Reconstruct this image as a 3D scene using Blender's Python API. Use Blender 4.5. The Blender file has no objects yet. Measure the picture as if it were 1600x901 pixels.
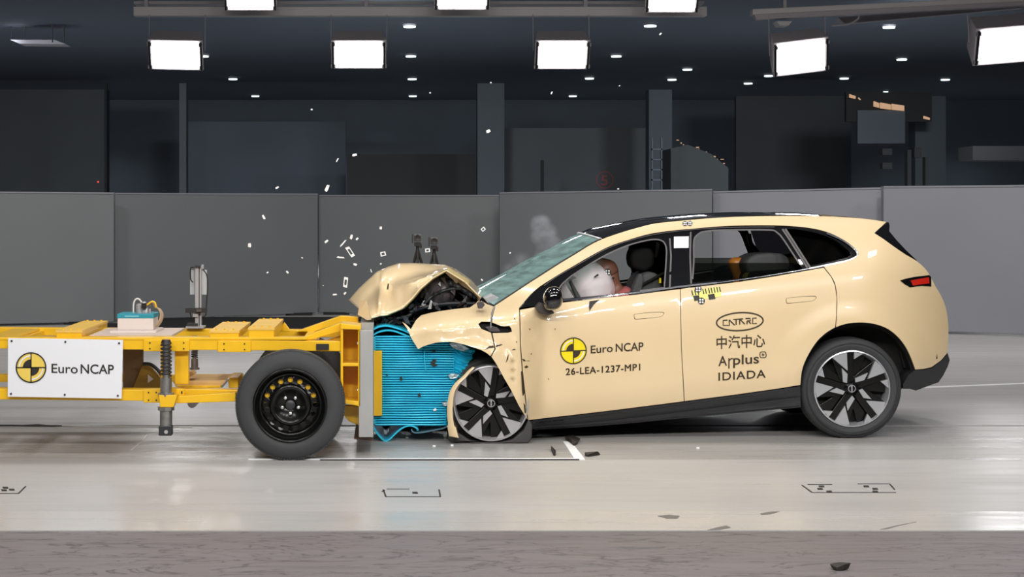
import bpy, bmesh, math, random
from mathutils import Vector, Matrix, noise
from mathutils.geometry import delaunay_2d_cdt
C = bpy.context.scene.collection
S = bpy.context.scene
R = random.Random(7)
PI = math.pi
# ------------------------------------------------------------------ camera
F, CX, CY, HC = 2748.0, 600.0, 340.0, 1.51
cam = bpy.data.cameras.new('camera'); co = bpy.data.objects.new('camera', cam); C.objects.link(co)
co.location = (0, 0, HC); co.rotation_euler = (PI/2, 0, 0)
cam.sensor_width = 36; cam.lens = F/1600*36
cam.shift_x = (800-CX)/1600; cam.shift_y = -(450.5-CY)/1600
cam.clip_end = 300; S.camera = co
# ------------------------------------------------------------------ world, exposure
w = bpy.data.worlds.new('world'); S.world = w; w.use_nodes = True
w.node_tree.nodes['Background'].inputs[0].default_value = (.62, .72, .85, 1)
w.node_tree.nodes['Background'].inputs[1].default_value = .02
S.view_settings.view_transform = 'Standard'; S.view_settings.look = 'None'
S.view_settings.exposure = 0.0; S.view_settings.gamma = 1
try: S.view_settings.use_curve_mapping = False
except Exception: pass
# ------------------------------------------------------------------ lights of the hall (rows of flood lights above the track)
def area(name, loc, target, sx, sy, power, col=(1, .98, .95), spread=180):
    l = bpy.data.lights.new(name, 'AREA'); l.shape = 'RECTANGLE'; l.size = sx; l.size_y = sy
    l.energy = power; l.color = col; l.spread = math.radians(spread)
    o = bpy.data.objects.new(name, l); C.objects.link(o); o.location = loc
    o.rotation_euler = (Vector(target)-Vector(loc)).to_track_quat('-Z', 'Y').to_euler()
    return o
for row, (yy, zz, pw, ty) in enumerate([(2.5, 5.2, 125, 12.0), (8.2, 6.3, 42, 9.5), (13.5, 6.3, 48, 13.5), (17.5, 6.2, 120, 24.5)]):  # last row is added to brighten the grey panels
    for k in range(5):
        xx = -3.6+k*2.4 if row < 3 else -6+k*4.2
        area('unseen_flood', (xx, yy, zz), (xx*.9+.2, ty, 0.4 if row in (0, 3) else 0), 1.0, .55, pw, spread=150)
for k in range(4):      # unseen lamps added to brighten the dark far hall
    area('hall_fill', (-12+k*11, 50, 6.8), (-12+k*11, 50.5, 0), 3, 1, 150, col=(.80, .90, 1), spread=130)
for k in range(4): area('hall_fill', (-14+k*13, 77.5, 6.8), (-14+k*13, 77.5, 0), 3, 1, 120, col=(.80, .90, 1), spread=130)
for k in range(3): area('hall_fill', (-14+k*14, 42, 6.7), (-14+k*14, 54, 0), 2, 1, 520, col=(.80, .90, 1), spread=95)  # another added row, tilted to brighten the hall walls
# ------------------------------------------------------------------ helpers
def P(px, py, D): return Vector(((px-CX)*D/F, D, HC-(py-CY)*D/F))
ORG = {}
def org(o): return ORG.get(o.name, Vector((0, 0, 0))) if o else Vector((0, 0, 0))
def setp(o, label=None, cat=None, group=None, kind=None):
    if label: o['label'] = label
    if cat: o['category'] = cat
    if group: o['group'] = group
    if kind: o['kind'] = kind
    return o
def thing(name, label, cat, loc, group=None):
    o = bpy.data.objects.new(name, None); C.objects.link(o); o.location = loc; o.empty_display_size = .2
    ORG[o.name] = Vector(loc)
    return setp(o, label, cat, group)
class MB:
    def __init__(s): s.v = []; s.f = []; s.n = {}
    def add(s, vs, fs):
        b = len(s.v); s.v += [Vector(v) for v in vs]; s.f += [tuple(b+i for i in f) for f in fs]; return s
    def box(s, a, b):
        x0, y0, z0 = a; x1, y1, z1 = b
        return s.add([(x0,y0,z0),(x1,y0,z0),(x1,y1,z0),(x0,y1,z0),(x0,y0,z1),(x1,y0,z1),(x1,y1,z1),(x0,y1,z1)],
                     [(0,3,2,1),(4,5,6,7),(0,1,5,4),(1,2,6,5),(2,3,7,6),(3,0,4,7)])
    def bx(s, px0, px1, py0, py1, D0, D1):
        a = P(px0, py1, D0); b = P(px1, py0, D0)
        return s.box((a.x, D0, a.z), (b.x, D1, b.z))
    def prism(s, pts, D0, D1):   # polygon seen at D0, pushed back to D1
        q = [P(x, y, D0) for x, y in pts]; n = len(q)
        vs = q+[Vector((p.x, D1, p.z)) for p in q]
        return s.add(vs, [tuple(range(n)), tuple(range(2*n-1, n-1, -1))]+[(i, i+n, (i+1) % n+n, (i+1) % n) for i in range(n)])
    def cyl(s, a, b, r0, r1=None, n=16, caps=True):
        a = Vector(a); b = Vector(b); r1 = r0 if r1 is None else r1
        d = (b-a).normalized(); u = d.orthogonal().normalized(); v = d.cross(u)
        vs = []
        for c, r in ((a, r0), (b, r1)):
            vs += [c+(u*math.cos(2*PI*i/n)+v*math.sin(2*PI*i/n))*r for i in range(n)]
        fs = [(i, (i+1) % n, (i+1) % n+n, i+n) for i in range(n)]
        if caps: fs += [tuple(range(n-1, -1, -1)), tuple(range(n, 2*n))]
        return s.add(vs, fs)
    def tube(s, pts, r, n=6):
        pts = [Vector(p) for p in pts]; m = len(pts)
        rr = r if isinstance(r, (list, tuple)) else [r]*m
        vs = []; u = None
        for i, p in enumerate(pts):
            d = (pts[min(i+1, m-1)]-pts[max(i-1, 0)]).normalized()
            u = d.orthogonal().normalized() if u is None else (u-d*u.dot(d)).normalized()
            v = d.cross(u)
            vs += [p+(u*math.cos(2*PI*k/n)+v*math.sin(2*PI*k/n))*rr[i] for k in range(n)]
        fs = [(i*n+k, i*n+(k+1) % n, (i+1)*n+(k+1) % n, (i+1)*n+k) for i in range(m-1) for k in range(n)]
        fs += [tuple(range(n-1, -1, -1)), tuple(range((m-1)*n, m*n))]
        return s.add(vs, fs)
    def rev(s, c, prof, n=48, axis='y', close=False):  # prof: (radius, offset along axis)
        c = Vector(c); vs = []
        for r, h in prof:
            for i in range(n):
                a = 2*PI*i/n
                if axis == 'y': vs.append(c+Vector((r*math.cos(a), h, r*math.sin(a))))
                else: vs.append(c+Vector((r*math.cos(a), r*math.sin(a), h)))
        m = len(prof); fs = []
        for j in range(m if close else m-1):
            k = (j+1) % m
            fs += [(j*n+i, j*n+(i+1) % n, k*n+(i+1) % n, k*n+i) for i in range(n)]
        if not close:
            fs += [tuple(range(n)), tuple(range((m-1)*n+n-1, (m-1)*n-1, -1))]
        return s.add(vs, fs)
    def grid(s, rows, closed=False):
        n = len(rows[0]); m = len(rows); vs = [p for r in rows for p in r]
        fs = [(j*n+i, j*n+i+1, (j+1)*n+i+1, (j+1)*n+i) for j in range(m-1) for i in range(n-1)]
        if closed: fs += [((m-1)*n+i, (m-1)*n+i+1, i+1, i) for i in range(n-1)]
        return s.add(vs, fs)
    def build(s, name, mat, parent=None, smooth=False, bevel=0, auto=None, solid=0, sub=0, normals=None, label=None, fix=True):
        me = bpy.data.meshes.new(name)
        o = bpy.data.objects.new(name, me); C.objects.link(o)
        og = org(parent)
        if parent is None:
            if s.v:
                xs = [v.x for v in s.v]; ys = [v.y for v in s.v]; zs = [v.z for v in s.v]
                og = Vector(((min(xs)+max(xs))/2, (min(ys)+max(ys))/2, min(zs)))
            o.location = og
        else: o.parent = parent
        ORG[o.name] = og
        me.from_pydata([v-og for v in s.v], [], s.f)
        me.materials.append(mat)
        if fix and normals is None:
            bm = bmesh.new(); bm.from_mesh(me)
            bmesh.ops.recalc_face_normals(bm, faces=bm.faces)
            bm.to_mesh(me); bm.free()
        if smooth or auto or normals:
            me.polygons.foreach_set('use_smooth', [True]*len(me.polygons))
        if auto:
            try: me.set_sharp_from_angle(angle=math.radians(auto))
            except Exception: pass
        if normals: me.normals_split_custom_set_from_vertices([tuple(n) for n in normals])
        if bevel:
            b = o.modifiers.new('bevel', 'BEVEL'); b.width = bevel; b.segments = 2; b.limit_method = 'ANGLE'
        if solid:
            b = o.modifiers.new('solid', 'SOLIDIFY'); b.thickness = solid; b.offset = 0
        if sub:
            b = o.modifiers.new('sub', 'SUBSURF'); b.levels = sub; b.render_levels = sub
        if label: o['label'] = label
        return o
def struct(name, mb, mat, parent=None, **k):
    o = mb.build(name, mat, parent, **k)
    if parent is None: o['kind'] = 'structure'
    return o
def dup(root, delta, label=None, group=None):
    r = root.copy(); C.objects.link(r); r.location = root.location+Vector(delta)
    if label: r['label'] = label
    if group: r['group'] = group
    for ch in list(root.children):
        c = ch.copy(); C.objects.link(c); c.parent = r
        for g in ch.children:
            d = g.copy(); C.objects.link(d); d.parent = c
    return r
def dup_part(part, delta):
    c = part.copy(); C.objects.link(c); c.parent = part.parent; c.location = part.location+Vector(delta)
    for g in part.children:
        d = g.copy(); C.objects.link(d); d.parent = c
    return c
def cr(pts, closed=False, n=6):   # smooth curve through points; a third item marks a corner
    m = len(pts); out = []
    def seg(i):
        p = [None]*4
        for k in range(-1, 3):
            j = i+k
            p[k+1] = pts[j % m] if closed else pts[max(0, min(m-1, j))]
        if len(p[1]) > 2: p[0] = p[1]
        if len(p[2]) > 2: p[3] = p[2]
        return p
    for i in range(m if closed else m-1):
        p0, p1, p2, p3 = seg(i)
        for t in range(n):
            t /= n
            out.append(tuple(.5*(2*p1[a]+(p2[a]-p0[a])*t+(2*p0[a]-5*p1[a]+4*p2[a]-p3[a])*t*t+(3*p1[a]-p0[a]-3*p2[a]+p3[a])*t**3) for a in (0, 1)))
    if not closed: out.append(tuple(pts[-1][:2]))
    return out
def lin(tab, x):
    if x <= tab[0][0]: return tab[0][1]
    for (a, va), (b, vb) in zip(tab, tab[1:]):
        if x <= b: return va+(vb-va)*(x-a)/(b-a)
    return tab[-1][1]
def cub(tab, x):
    n = len(tab)
    if x <= tab[0][0]: return tab[0][1]
    if x >= tab[-1][0]: return tab[-1][1]
    i = 0
    while x > tab[i+1][0]: i += 1
    sl = [(tab[k+1][1]-tab[k][1])/(tab[k+1][0]-tab[k][0]) for k in range(n-1)]
    def m(k):
        if k == 0: return sl[0]
        if k == n-1: return sl[-1]
        h0 = tab[k][0]-tab[k-1][0]; h1 = tab[k+1][0]-tab[k][0]
        return (sl[k-1]*h1+sl[k]*h0)/(h0+h1)
    h = tab[i+1][0]-tab[i][0]; t = (x-tab[i][0])/h
    return (2*t**3-3*t*t+1)*tab[i][1]+(t**3-2*t*t+t)*h*m(i)+(-2*t**3+3*t*t)*tab[i+1][1]+(t**3-t*t)*h*m(i+1)
def smt(t): t = max(0, min(1, t)); return t*t*(3-2*t)
def inside(p, poly):
    x, y = p; c = False; j = len(poly)-1
    for i in range(len(poly)):
        xi, yi = poly[i]; xj, yj = poly[j]
        if (yi > y) != (yj > y) and x < (xj-xi)*(y-yi)/(yj-yi)+xi: c = not c
        j = i
    return c
def mapsurf(px, py, Dfn, off=0): return P(px, py, Dfn(px, py)+off)
def sheet(name, mat, parent, outer, Dfn, holes=(), off=0, step=9, rim=.02, mirror=None, label=None, side=1):
    """a panel of sheet metal or glass whose outline is given; curved by Dfn, with turned-in edges"""
    loops = [list(outer)]+[list(h) for h in holes]
    vs = []; es = []
    for lp in loops:
        b = len(vs); vs += [Vector(p) for p in lp]; es += [(b+i, b+(i+1) % len(lp)) for i in range(len(lp))]
    xs = [p[0] for p in outer]; ys = [p[1] for p in outer]
    def far(p):
        for lp in loops:
            for i in range(len(lp)):
                a = Vector(lp[i]); c = Vector(lp[(i+1) % len(lp)]); d = c-a
                t = max(0, min(1, (p-a).dot(d)/max(d.length_squared, 1e-9)))
                if (a+d*t-p).length < step*.4: return False
        return True
    y = min(ys)+step/2; r = 0
    while y < max(ys):
        x = min(xs)+(step/2 if r % 2 else step)
        while x < max(xs):
            if inside((x, y), outer) and not any(inside((x, y), h) for h in holes):
                q = Vector((x, y))
                if far(q): vs.append(q)
            x += step
        y += step*.87; r += 1
    ov, oe, of, _, _, _ = delaunay_2d_cdt(vs, es, [], 0, 1e-4)
    tris = []
    for f in of:
        c = sum((ov[i] for i in f), Vector((0, 0)))/len(f)
        if inside(c, outer) and not any(inside(c, h) for h in holes): tris.append(tuple(f))
    def W(x, y): return mapsurf(x, y, Dfn, off)
    def make(mir):
        pts = []; nor = []
        def M(p): return Vector((p.x, 2*mir-p.y, p.z)) if mir is not None else p
        for q in ov:
            e = 1.0
            a = W(q.x+e, q.y)-W(q.x-e, q.y); b = W(q.x, q.y+e)-W(q.x, q.y-e)
            n = a.cross(b).normalized()
            if n.y > 0: n = -n
            p = W(q.x, q.y)
            if mir is not None: n = Vector((n.x, -n.y, n.z))
            pts.append(M(p)); nor.append(n)
        fs = []
        for f in tris:
            a, b, c = (pts[i] for i in f[:3])
            fs.append(f if (b-a).cross(c-a).dot(nor[f[0]]) > 0 else tuple(reversed(f)))
        if rim:
            for lp in loops:
                n = len(lp); b = len(pts)
                area2 = sum(lp[i][0]*lp[(i+1) % n][1]-lp[(i+1) % n][0]*lp[i][1] for i in range(n))
                sg = 1 if area2 > 0 else -1
                if lp is not loops[0]: sg = -sg
                for i, q in enumerate(lp):
                    t = Vector(lp[(i+1) % n])-Vector(lp[i-1])
                    nn = Vector((t.y*sg, 0, t.x*sg))
                    if nn.length < 1e-6: nn = Vector((0, 0, 1))
                    nn.normalize()
                    p = W(*q); p2 = p+Vector((0, rim, 0))
                    pts += [M(p), M(p2)]; nor += [nn, nn]
                for i in range(n):
                    j = (i+1) % n
                    f = (b+2*i, b+2*j, b+2*j+1, b+2*i+1)
                    a_, b_, c_ = pts[f[0]], pts[f[1]], pts[f[2]]
                    if (b_-a_).cross(c_-a_).dot(nor[f[0]]) < 0: f = tuple(reversed(f))
                    fs.append(f)
        mb = MB(); mb.add(pts, fs)
        return mb.build(name, mat, parent, normals=nor, label=label)
    o = make(None)
    if mirror is not None: make(mirror)
    return o
def stroke(path, wpx):    # outline of a pixel stroke
    L = []; Rr = []; n = len(path)
    for i, p in enumerate(path):
        a = Vector(path[max(0, i-1)][:2]); b = Vector(path[min(n-1, i+1)][:2]); d = (b-a).normalized()
        nn = Vector((-d.y, d.x))*wpx/2; q = Vector(p[:2])
        L.append(q+nn); Rr.append(q-nn)
    return L, Rr
def decal_strokes(mb, paths, wpx, Dfn, off=-.003, closed=False):
    for path in paths:
        if closed: path = list(path)+[path[0]]
        L, Q = stroke(path, wpx)
        if closed:
            a = Vector(path[-2][:2]); b = Vector(path[1][:2]); d = (b-a).normalized(); nn = Vector((-d.y, d.x))*wpx/2
            L[0] = L[-1] = Vector(path[0][:2])+nn; Q[0] = Q[-1] = Vector(path[0][:2])-nn
        mb.grid([[P(a.x, a.y, Dfn(a.x, a.y)+off), P(b.x, b.y, Dfn(b.x, b.y)+off)] for a, b in zip(L, Q)])
def decal_poly(mb, pts, Dfn, off=-.003):
    mb.add([P(x, y, Dfn(x, y)+off) for x, y in pts], [tuple(range(len(pts)))])
def text_px(mb, body, p0, p1, hpx, Dfn, off=-.003, bold=0.0, spacing=1.0, slant_v=True):
    """flat lettering between two points of the baseline, hpx tall capitals"""
    cu = bpy.data.curves.new('t', 'FONT'); cu.body = body; cu.size = 1; cu.offset = bold; cu.space_character = spacing
    cu.resolution_u = 4
    o = bpy.data.objects.new('t', cu); C.objects.link(o)
    dg = bpy.context.evaluated_depsgraph_get(); dg.update()
    me = bpy.data.meshes.new_from_object(o.evaluated_get(dg))
    vs = [v.co.copy() for v in me.vertices]; fs = [tuple(p.vertices) for p in me.polygons]
    bpy.data.objects.remove(o); bpy.data.curves.remove(cu); bpy.data.meshes.remove(me)
    if not vs: return
    x0 = min(v.x for v in vs); x1 = max(v.x for v in vs); y1 = max(v.y for v in vs); y0 = 0 if any(abs(v.y) < .05 for v in vs) else min(v.y for v in vs)
    p0 = Vector(p0); p1 = Vector(p1); d = p1-p0
    out = []
    for v in vs:
        u = (v.x-x0)/(x1-x0); t = (v.y-y0)/(y1-y0)
        q = p0+d*u; 
        up = Vector((0, -1)) if slant_v else Vector((d.y, -d.x)).normalized()
        q = q+up*hpx*t
        out.append(P(q.x, q.y, Dfn(q.x, q.y)+off))
    mb.add(out, fs)
# ------------------------------------------------------------------ materials
def mat(name, col, rough=.5, metal=0, coat=0, nscale=0, namt=0, bump=0, bscale=40, spec=.5, alpha=1, emit=0, trans=0, coord='Object', stretch=(1, 1, 1), croughh=.03):
    m = bpy.data.materials.new(name); m.use_nodes = True; nt = m.node_tree; b = nt.nodes['Principled BSDF']
    b.inputs['Base Color'].default_value = (*col, 1); b.inputs['Roughness'].default_value = rough
    b.inputs['Metallic'].default_value = metal; b.inputs['Coat Weight'].default_value = coat; b.inputs['Coat Roughness'].default_value = croughh
    b.inputs['Specular IOR Level'].default_value = spec; b.inputs['Alpha'].default_value = alpha
    b.inputs['Transmission Weight'].default_value = trans
    if emit:
        b.inputs['Emission Color'].default_value = (*col, 1); b.inputs['Emission Strength'].default_value = emit
    if namt or bump:
        tc = nt.nodes.new('ShaderNodeTexCoord'); mp = nt.nodes.new('ShaderNodeMapping'); nt.links.new(tc.outputs[coord], mp.inputs[0])
        mp.inputs['Scale'].default_value = stretch
    if namt:
        nz = nt.nodes.new('ShaderNodeTexNoise'); nz.inputs['Scale'].default_value = nscale or 5; nz.inputs['Detail'].default_value = 6
        nt.links.new(mp.outputs[0], nz.inputs['Vector'])
        mx = nt.nodes.new('ShaderNodeMix'); mx.data_type = 'RGBA'
        mx.inputs['A'].default_value = (*[c*(1-namt) for c in col], 1); mx.inputs['B'].default_value = (*[min(1, c*(1+namt)) for c in col], 1)
        nt.links.new(nz.outputs[0], mx.inputs['Factor']); nt.links.new(mx.outputs['Result'], b.inputs['Base Color'])
    if bump:
        n2 = nt.nodes.new('ShaderNodeTexNoise'); n2.inputs['Scale'].default_value = bscale; n2.inputs['Detail'].default_value = 4
        nt.links.new(mp.outputs[0], n2.inputs['Vector'])
        bp = nt.nodes.new('ShaderNodeBump'); bp.inputs['Strength'].default_value = bump; bp.inputs['Distance'].default_value = .01
        nt.links.new(n2.outputs[0], bp.inputs['Height']); nt.links.new(bp.outputs[0], b.inputs['Normal'])
    return m
M = {}
M['paint'] = mat('cream_paint', (.82, .63, .375), .34, coat=1, nscale=2, namt=.03)
M['black'] = mat('black_plastic', (.012, .012, .013), .35)
M['gloss'] = mat('gloss_black', (.006, .006, .007), .06, coat=1)
M['satin'] = mat('cladding', (.022, .023, .026), .42, nscale=30, namt=.1)
M['dark'] = mat('dark_cavity', (.008, .007, .007), .8)
M['greytrim'] = mat('window_seal', (.11, .10, .105), .45)
M['chrome'] = mat('bright_trim', (.8, .8, .82), .15, metal=1)
M['yellow'] = mat('trolley_yellow', (.87, .50, .008), .38, nscale=7, namt=.12, coat=.3)
M['tan'] = mat('tan_board', (.62, .40, .16), .6, nscale=9, namt=.15)
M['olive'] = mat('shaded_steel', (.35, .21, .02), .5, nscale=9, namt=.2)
M['brown'] = mat('brown_board', (.20, .13, .06), .6, nscale=9, namt=.1)
M['alu'] = mat('aluminium', (.42, .42, .41), .42, metal=.35, nscale=18, namt=.12, stretch=(1, 1, .2))
M['steel'] = mat('worn_steel', (.34, .33, .32), .35, metal=.8, nscale=40, namt=.35)
M['blue'] = mat('honeycomb_blue', (.03, .60, .84), .3, metal=.1, nscale=12, namt=.10, bump=.08, bscale=40)
M['rubber'] = mat('tyre_rubber', (.038, .040, .043), .7, nscale=30, namt=.12)
M['rubber2'] = mat('tyre_rubber_dusty', (.05, .048, .048), .75, nscale=25, namt=.2)
M['rimblack'] = mat('black_rim', (.005, .005, .005), .22, spec=.35)
M['silver'] = mat('machined_silver', (.52, .53, .56), .28, metal=.55)
M['dsilver'] = mat('dull_silver', (.45, .44, .45), .4, metal=.4)
M['nut'] = mat('nut_steel', (.75, .75, .72), .25, metal=.9)
M['sign'] = mat('sign_white', (.80, .81, .85), .45)
M['white'] = mat('white', (.85, .86, .88), .5)
M['ink'] = mat('dark_ink', (.018, .014, .012), .55)
M['inkb'] = mat('brown_ink', (.035, .020, .006), .55)
M['decal_y'] = mat('decal_yellow', (.93, .74, .0), .5)
M['sign_gold'] = mat('sign_gold', (.83, .60, .10), .5)
M['grey_seat'] = mat('seat_grey', (.06, .06, .062), .75, nscale=60, namt=.15)
M['seat_dark'] = mat('seat_dark', (.006, .006, .006), .8, spec=.2)
M['airbag'] = mat('airbag_white', (.83, .76, .77), .75, bump=.3, bscale=14)
M['dummy'] = mat('dummy_vinyl', (.22, .095, .06), .45, nscale=8, namt=.15)
M['shirt'] = mat('dummy_shirt', (.55, .14, .14), .8)
M['orange'] = mat('orange_vinyl', (.55, .20, .03), .35)
M['oliveh'] = mat('olive_vinyl', (.22, .20, .03), .35)
M['red'] = mat('red_lens', (.55, .02, .012), .2, coat=1, emit=.12)
M['teal'] = mat('teal_enamel', (.02, .28, .36), .4)
M['pinkwhite'] = mat('pale_box', (.72, .62, .58), .5)
M['cable'] = mat('cable_tan', (.45, .33, .22), .6, nscale=60, namt=.4)
M['cablew'] = mat('cable_white', (.7, .68, .65), .5)
M['panelgrey'] = mat('panel_grey', (.52, .55, .58), .5)
M['shard'] = mat('white_shard', (.92, .92, .92), .3, emit=0)
M['lampbody'] = mat('lamp_housing', (.42, .38, .40), .5)
M['rail'] = mat('ceiling_rail', (.62, .58, .58), .5)
M['wood'] = mat('soot', (.1, .05, .03), .6)
M['engine'] = mat('crushed_engine', (.03, .024, .026), .28, metal=.3, nscale=14, namt=.7, bump=.8, bscale=30)
M['engine2'] = mat('crushed_plastic', (.09, .075, .08), .3, nscale=14, namt=.5, bump=.5, bscale=25)
def emis(name, col, st):
    m = bpy.data.materials.new(name); m.use_nodes = True; nt = m.node_tree; nt.nodes.clear()
    e = nt.nodes.new('ShaderNodeEmission'); e.inputs[0].default_value = (*col, 1); e.inputs[1].default_value = st
    o = nt.nodes.new('ShaderNodeOutputMaterial'); nt.links.new(e.outputs[0], o.inputs[0]); return m
M['lamp'] = emis('lamp_glow', (1, 1, 1), 16)
M['down'] = emis('downlight_glow', (.75, .97, 1), 3.0)
M['warm'] = emis('warm_glow', (1, .62, .38), .55)
M['redled'] = emis('red_led', (1, .05, .05), 2)
def glass(name, tint, gl=.12, dif=None, dmix=0, nscale=6):
    m = bpy.data.materials.new(name); m.use_nodes = True; nt = m.node_tree; nt.nodes.clear(); N = nt.nodes.new; L = nt.links.new
    t = N('ShaderNodeBsdfTransparent'); t.inputs[0].default_value = (*tint, 1)
    g = N('ShaderNodeBsdfGlossy'); g.inputs['Roughness'].default_value = .04
    fr = N('ShaderNodeFresnel'); fr.inputs[0].default_value = 1.45
    mx = N('ShaderNodeMixShader'); L(fr.outputs[0], mx.inputs[0]); L(t.outputs[0], mx.inputs[1]); L(g.outputs[0], mx.inputs[2])
    out = N('ShaderNodeOutputMaterial'); last = mx
    if dif:
        d = N('ShaderNodeBsdfDiffuse'); d.inputs[0].default_value = (*dif, 1)
        tc = N('ShaderNodeTexCoord'); mp = N('ShaderNodeMapping'); mp.inputs['Rotation'].default_value = (0, .65, 0); mp.inputs['Scale'].default_value = (.5, 1, 6)
        nz = N('ShaderNodeTexNoise'); nz.inputs['Scale'].default_value = nscale; nz.inputs['Detail'].default_value = 8
        L(tc.outputs['Object'], mp.inputs[0]); L(mp.outputs[0], nz.inputs['Vector'])
        mr = N('ShaderNodeMapRange'); mr.inputs[1].default_value = .3; mr.inputs[2].default_value = .75; mr.inputs[3].default_value = dmix*.6; mr.inputs[4].default_value = min(1, dmix*1.4)
        L(nz.outputs[0], mr.inputs[0])
        m2 = N('ShaderNodeMixShader'); L(mr.outputs[0], m2.inputs[0]); L(mx.outputs[0], m2.inputs[1]); L(d.outputs[0], m2.inputs[2]); last = m2
    L(last.outputs[0], out.inputs[0]); return m
M['wglass'] = glass('windscreen_glass', (.60, .80, .76), dif=(.36, .56, .54), dmix=.42)
M['tint'] = glass('tinted_glass', (.18, .20, .17))
M['privacy'] = glass('privacy_glass', (.035, .035, .04))
# floor material with dirt
def floormat(name, col, rough, dirt, drt_col, bump=.0, stain=0):
    m = bpy.data.materials.new(name); m.use_nodes = True; nt = m.node_tree; b = nt.nodes['Principled BSDF']; N = nt.nodes.new; L = nt.links.new
    tc = N('ShaderNodeTexCoord')
    def nz(scale, st, detail=8, dist=0):
        mp = N('ShaderNodeMapping'); mp.inputs['Scale'].default_value = st; L(tc.outputs['Object'], mp.inputs[0])
        n = N('ShaderNodeTexNoise'); n.inputs['Scale'].default_value = scale; n.inputs['Detail'].default_value = detail; n.inputs['Distortion'].default_value = dist
        L(mp.outputs[0], n.inputs['Vector']); return n
    def mr(n, a, b_, c, d):
        r = N('ShaderNodeMapRange'); r.inputs[1].default_value = a; r.inputs[2].default_value = b_; r.inputs[3].default_value = c; r.inputs[4].default_value = d
        L(n.outputs[0], r.inputs[0]); return r
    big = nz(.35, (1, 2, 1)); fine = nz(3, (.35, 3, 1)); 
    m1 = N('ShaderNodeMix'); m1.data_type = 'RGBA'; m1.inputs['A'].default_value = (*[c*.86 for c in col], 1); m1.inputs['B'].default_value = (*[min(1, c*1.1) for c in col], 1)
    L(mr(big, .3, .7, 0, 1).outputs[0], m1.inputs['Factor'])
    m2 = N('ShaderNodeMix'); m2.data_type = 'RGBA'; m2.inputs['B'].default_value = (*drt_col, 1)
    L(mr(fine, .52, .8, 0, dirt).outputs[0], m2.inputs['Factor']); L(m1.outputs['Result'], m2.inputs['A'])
    last = m2
    if stain:
        ed = nz(1.6, (.8, 2.2, 1), 10, 3.0)
        a = N('ShaderNodeMath'); a.operation = 'SUBTRACT'; a.inputs[1].default_value = .5; L(ed.outputs[0], a.inputs[0])
        ab = N('ShaderNodeMath'); ab.operation = 'ABSOLUTE'; L(a.outputs[0], ab.inputs[0])
        m3 = N('ShaderNodeMix'); m3.data_type = 'RGBA'; m3.inputs['B'].default_value = (*[c*.35 for c in col], 1)
        L(mr(ab, 0, .022, stain, 0).outputs[0], m3.inputs['Factor']); L(m2.outputs['Result'], m3.inputs['A']); last = m3
    L(last.outputs['Result'], b.inputs['Base Color'])
    L(mr(fine, .3, .8, rough*.8, rough*1.3).outputs[0], b.inputs['Roughness'])
    if bump:
        bp = N('ShaderNodeBump'); bp.inputs['Strength'].default_value = bump; bp.inputs['Distance'].default_value = .02
        n3 = nz(9, (1, 1, 1)); L(n3.outputs[0], bp.inputs['Height']); L(bp.outputs[0], b.inputs['Normal'])
    return m
M['floor_edge'] = floormat('glossy_edge_band', (.48, .465, .455), .25, .3, (.34, .31, .29))
M['floor'] = floormat('painted_concrete', (.47, .455, .445), .34, .25, (.30, .26, .23))
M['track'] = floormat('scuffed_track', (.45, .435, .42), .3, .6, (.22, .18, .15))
M['concrete'] = floormat('bare_concrete', (.185, .163, .165), .5, .7, (.10, .088, .09), bump=.3, stain=.85)
M['hallwall'] = mat('hall_wall', (.085, .10, .12), .6, nscale=.3, namt=.35)
M['hallwall2'] = mat('hall_wall_dark', (.050, .052, .055), .6, nscale=.4, namt=.3)
M['hallgrey'] = mat('hall_wall_grey', (.048, .056, .064), .6, nscale=.4, namt=.2)
M['ceil'] = mat('hall_ceiling', (.115, .13, .16), .8)
M['barrier'] = mat('barrier_grey', (.145, .152, .160), .5, nscale=.7, namt=.08)
M['barrierb'] = mat('barrier_bluegrey', (.20, .205, .235), .5, nscale=.7, namt=.08)
# ------------------------------------------------------------------ structure
XL, XR, YB, YF, ZC = -24, 36, -12, 82, 7.0
def slab(x0, x1, y0, y1, z0, z1): return MB().box((x0, y0, z0), (x1, y1, z1))
struct('floor', slab(XL, XR, 9.05, 10.98, -.3, 0), M['floor'])
struct('floor', slab(XL, XR, 8.5, 9.05, -.3, 0), M['floor_edge'])
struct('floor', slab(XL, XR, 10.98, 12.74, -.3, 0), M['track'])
struct('floor', slab(XL, XR, 12.81, YF, -.3, 0), M['floor'])
struct('floor', slab(XL, XR, YB, 8.492, -.3, -.004), M['concrete'])
struct('trim_1', slab(XL, XR, 12.735, 12.815, -.3, -.05), M['dark'])
struct('ceiling', slab(XL, XR, YB, YF, ZC, ZC+.3), M['ceil'])
struct('wall_back', slab(XL, XR, YF, YF+.3, 0, ZC), M['hallwall'])
struct('wall_left', slab(XL-.3, XL, YB, YF, 0, ZC), M['hallwall'])
struct('wall_right', slab(XR, XR+.3, YB, YF, 0, ZC), M['hallwall'])
struct('wall_front', slab(XL, XR, YB-.3, YB, 0, ZC), M['hallwall'])
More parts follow.
